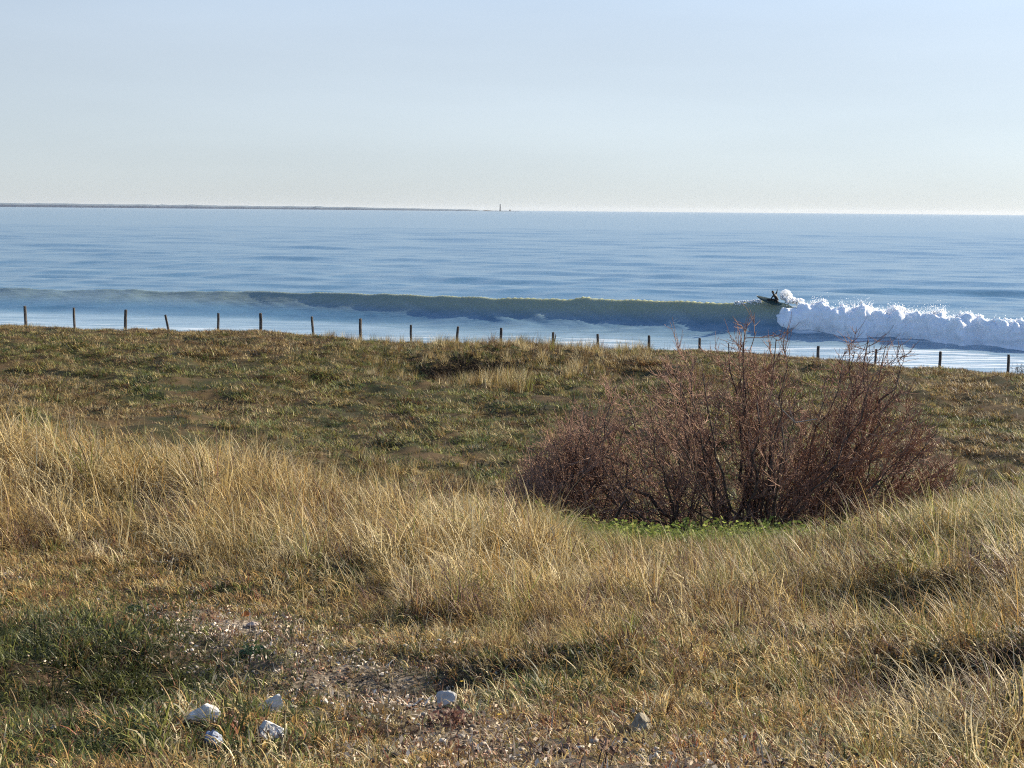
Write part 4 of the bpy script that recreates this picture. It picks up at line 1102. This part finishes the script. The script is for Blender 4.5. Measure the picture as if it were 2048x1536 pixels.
# fresh green grass between the long grass and the shrub
def build_fresh():
    T = [clump('fresh', 18, .07, (.08, .26), .008, .3, .8, 4, 650 + i, GRASS, -math.pi, .4) for i in range(6)]
    n = 3600
    px = rng.uniform(1080, 1900, n); Y = rng.uniform(15.2, 18.4, n); X = (px - 1024) / FPX * Y
    k = rng.uniform(size=n) < np.exp(-np.abs((px - 1480) / 370) ** 4) * sm(Y, 15.0, 16.6) * (.7 + .5 * fbm(X * 1.2, Y * 1.2, 2, 231))
    X, Y = X[k], Y[k]; n = len(X)
    tint = pickc([(0.25, 0.29, 0.065), (0.18, 0.23, 0.05), (0.36, 0.33, 0.11), (0.10, 0.14, 0.04)], [np.full(n, .4), np.full(n, .3), np.full(n, .18), np.full(n, .12)]) * rng.uniform(.8, 1.2, (n, 1))
    scatter('fresh_grass', np.stack([X, Y, height(X, Y)], -1), np.stack([rng.normal(0, .15, n), rng.normal(0, .15, n), rng.uniform(-1, 1, n)], -1), np.stack([rng.uniform(.6, 1.2, n)] * 3, -1), rng.integers(0, 6, n), tint, T, 'fresh green grass in front of the bare shrub', 'grass')
build_fresh()

# low cover of the far slope
def build_cover():
    T = [clump('cover', 26, .17, (.06, .24), .013, .75, 1.0, 3, 700 + i, COVER, -math.pi, .4) for i in range(8)]
    X, Y = sample(125000, 21.5, 72, .47)
    n = len(X); px = PX(X, Y); py_d = Y
    g = fbm(X * .22, Y * .12, 4, 221) + .35 * fbm(X * .9, Y * .6, 2, 223)
    crest = sm(Y, 50, 64)
    gpA = gpt(900, 890); gA = 1.2 * np.exp(-(((X - gpA.x) / 3.2) ** 2 + ((Y - gpA.y) / 3.5) ** 2))
    gpB = gpt(350, 720); gB = .7 * np.exp(-(((X - gpB.x) / 9) ** 2 + ((Y - gpB.y) / 9) ** 2))
    gpC = gpt(1960, 850); gC = .8 * np.exp(-(((X - gpC.x) / 4) ** 2 + ((Y - gpC.y) / 7) ** 2))
    gg = np.clip(.42 + 1.05 * g + gA + gB + gC - .55 * crest, 0, 1.6)
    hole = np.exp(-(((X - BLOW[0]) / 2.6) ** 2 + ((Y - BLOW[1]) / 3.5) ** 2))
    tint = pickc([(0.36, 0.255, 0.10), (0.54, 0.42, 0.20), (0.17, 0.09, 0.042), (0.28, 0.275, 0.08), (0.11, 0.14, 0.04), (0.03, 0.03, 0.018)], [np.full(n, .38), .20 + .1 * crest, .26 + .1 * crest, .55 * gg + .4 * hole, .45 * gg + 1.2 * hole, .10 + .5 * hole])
    tint = tint * rng.uniform(.55, 1.3, (n, 1))
    size = rng.uniform(.5, 1.4, n) * (1 + .3 * fbm(X * .8, Y * .5, 2, 225)) * (1 - .2 * crest)
    keep = rng.uniform(size=n) < .72 + .6 * fbm(X * .9, Y * .5, 2, 227)
    k = keep
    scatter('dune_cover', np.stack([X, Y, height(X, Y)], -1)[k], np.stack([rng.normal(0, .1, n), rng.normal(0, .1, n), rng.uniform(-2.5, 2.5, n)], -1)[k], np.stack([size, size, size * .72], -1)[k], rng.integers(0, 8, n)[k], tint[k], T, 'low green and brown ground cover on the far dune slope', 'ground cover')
build_cover()

# taller tufts on and below the crest
def build_crest():
    T = [clump('crest', 24, .11, (.30, .72), .011, .26, .7, 5, 800 + i, GRASS, -.2, .4) for i in range(7)]
    Xs, Ys, Ss = [], [], []
    def band(n, px0, px1, y0, y1, s0, s1):
        px = rng.uniform(px0, px1, n); Y = rng.uniform(y0, y1, n); Xs.append((px - 1024) / FPX * Y); Ys.append(Y); Ss.append(rng.uniform(s0, s1, n))
    band(40, 40, 110, 64.5, 66.5, .5, .9); band(22, 150, 190, 64.5, 66, .5, .85); band(30, 380, 480, 64, 66, .35, .6); band(45, 640, 705, 62, 66, .6, 1.0)
    band(150, 640, 860, 50, 65, .5, .95); band(420, 860, 1300, 51, 65.5, .55, 1.15); band(70, 1010, 1130, 62, 66, .7, 1.0); band(90, 870, 1010, 44.5, 48.5, .6, 1.15); band(60, 970, 1060, 43.5, 46.5, .9, 1.35)
    band(50, 730, 800, 46, 52, .5, .9); band(60, 1130, 1230, 46, 54, .6, 1.0); band(60, 1300, 1480, 63, 66, .4, .7); band(40, 1560, 2100, 60, 66, .2, .4); band(60, -200, 2200, 58, 66.5, .25, .5)
    band(120, 500, 760, 24, 32, .35, .6); band(90, 700, 1010, 24, 28, .4, .75); band(150, 1820, 2300, 18, 27, .6, 1.1); band(40, -150, 300, 24, 40, .4, .7)
    X, Y, s = map(np.concatenate, (Xs, Ys, Ss)); n = len(X)
    tint = pickc([STRAW, PALE, (0.26, 0.17, 0.07), BROWN, GREEN], [np.full(n, .34), np.full(n, .2), np.full(n, .24), np.full(n, .12), np.full(n, .10)]) * rng.uniform(.75, 1.1, (n, 1))
    scatter('crest_grass', np.stack([X, Y, height(X, Y)], -1), np.stack([rng.normal(0, .1, n), rng.normal(0, .1, n), rng.normal(0, .9, n)], -1), np.stack([s * .85] * 3, -1), rng.integers(0, 7, n), tint, T, 'straw tufts of grass on the dune crest and round the hollow', 'grass')
build_crest()

# dry stalks standing out of the long grass
DRY = simple('dry_stalk_skin', (0.07, 0.045, 0.03), (0.16, 0.10, 0.06), 20, 0.85, 0.2)
PALEST = simple('pale_stalk_skin', (0.42, 0.33, 0.2), (0.55, 0.45, 0.3), 20, 0.8, 0.2)
def stalk(pts, Y, r0, label, m, name='dry_stalk', side=None):
    P = [at(x, y, Y + (i * .05)) for i, (x, y) in enumerate(pts)]
    b = P[0].copy(); g = hz(b.x, b.y)
    P = [Vector((b.x, b.y, min(g, b.z) - .05))] + P
    parts = [tube([p - b for p in P], [r0 * (1 - .7 * i / len(P)) for i in range(len(P))], 5)]
    if side: parts.append(tube([at(x, y, Y + .08) - b for x, y in side], [r0 * .6, r0 * .45, r0 * .3][:len(side)], 4))
    o = mesh_obj(name, *merge(parts), m); o.location = b
    tag(o, label, 'stalk')
stalk([(888, 1150), (893, 1090), (901, 1040), (906, 965)], 14.2, .009, 'tall straight dark dry stalk standing out of the long grass', DRY, side=[(894, 1085), (910, 1068)])
stalk([(945, 1140), (958, 1110), (970, 1075)], 13.6, .007, 'short dark curved stalk to the right of the tall straight one', DRY)
stalk([(952, 1255), (935, 1218), (912, 1198)], 9.6, .006, 'dark bent stalk lying over the dry turf in the middle', DRY)
stalk([(575, 1055), (580, 1015), (583, 985)], 14.6, .006, 'short dark stalk in the pale grass left of centre', DRY)
stalk([(640, 1185), (628, 1140), (618, 1080)], 11.4, .005, 'long pale leaning stalk where turf meets the long grass', PALEST)
stalk([(1778, 1402), (1750, 1352), (1736, 1310)], 7.1, .0045, 'pale straight stalk leaning over the shaded gap at the right', PALEST)
stalk([(12, 830), (30, 775), (46, 738)], 17.4, .006, 'tall lone grass stalk rising above the left ridge', PALEST)

# spiky grey green tuft right of the flat stone
def build_tuft():
    p = gpt(950, 1440)
    root = empty('grass_tuft', p, 'spiky grey green grass tuft right of the flat grey stone', 'grass tuft')
    m = leaf_mat('tuft_blade', (0.10, 0.14, 0.07), (0.24, 0.27, 0.16), .35)
    r = np.random.default_rng(77)
    for k in range(34):
        az = r.uniform(0, 6.28); L = r.uniform(.07, .13); inc = r.uniform(.3, 1.0); q = Vector((math.cos(az) * .012, math.sin(az) * .012, -.01)); V, F = [], []
        sd_ = Vector((-math.sin(az), math.cos(az), 0))
        for s in range(5):
            t = s / 4; ww = .0035 * (1 - .85 * t); V += [q - sd_ * ww, q + sd_ * ww]
            a_ = inc + 1.0 * t * t; q = q + Vector((math.cos(az) * math.sin(a_), math.sin(az) * math.sin(a_), math.cos(a_))) * L / 4
        for s in range(4): F.append((2 * s, 2 * s + 1, 2 * s + 3, 2 * s + 2))
        mesh_obj('blade', V, F, m, root)
build_tuft()

# little yellow flowers
YF = leaf_mat('yellow_petal', (0.65, 0.42, 0.02), (0.75, 0.55, 0.04), .3)
for px, py, lab in ((923, 1378, 'small yellow flower in the turf above the spiky tuft'), (998, 1447, 'small orange yellow flower low in the litter right of the spiky tuft')):
    p = gpt(px, py + 8); root = empty('flower', p, lab, 'flower')
    mesh_obj('stem', *tube([(0, 0, -.01), (.004, 0, .03), (.002, -.004, .055)], [.0018, .0015, .0012], 4), LG, root)
    for k in range(7):
        t = k * 2 * math.pi / 7; c, s = math.cos(t), math.sin(t); z = .055
        mesh_obj('petal', [(.002, -.004, z), (c * .007 - s * .003 + .002, s * .007 + c * .003 - .004, z + .003), (c * .012 + .002, s * .012 - .004, z + .001), (c * .007 + s * .003 + .002, s * .007 - c * .003 - .004, z + .003)], [(0, 1, 2, 3)], YF, root)
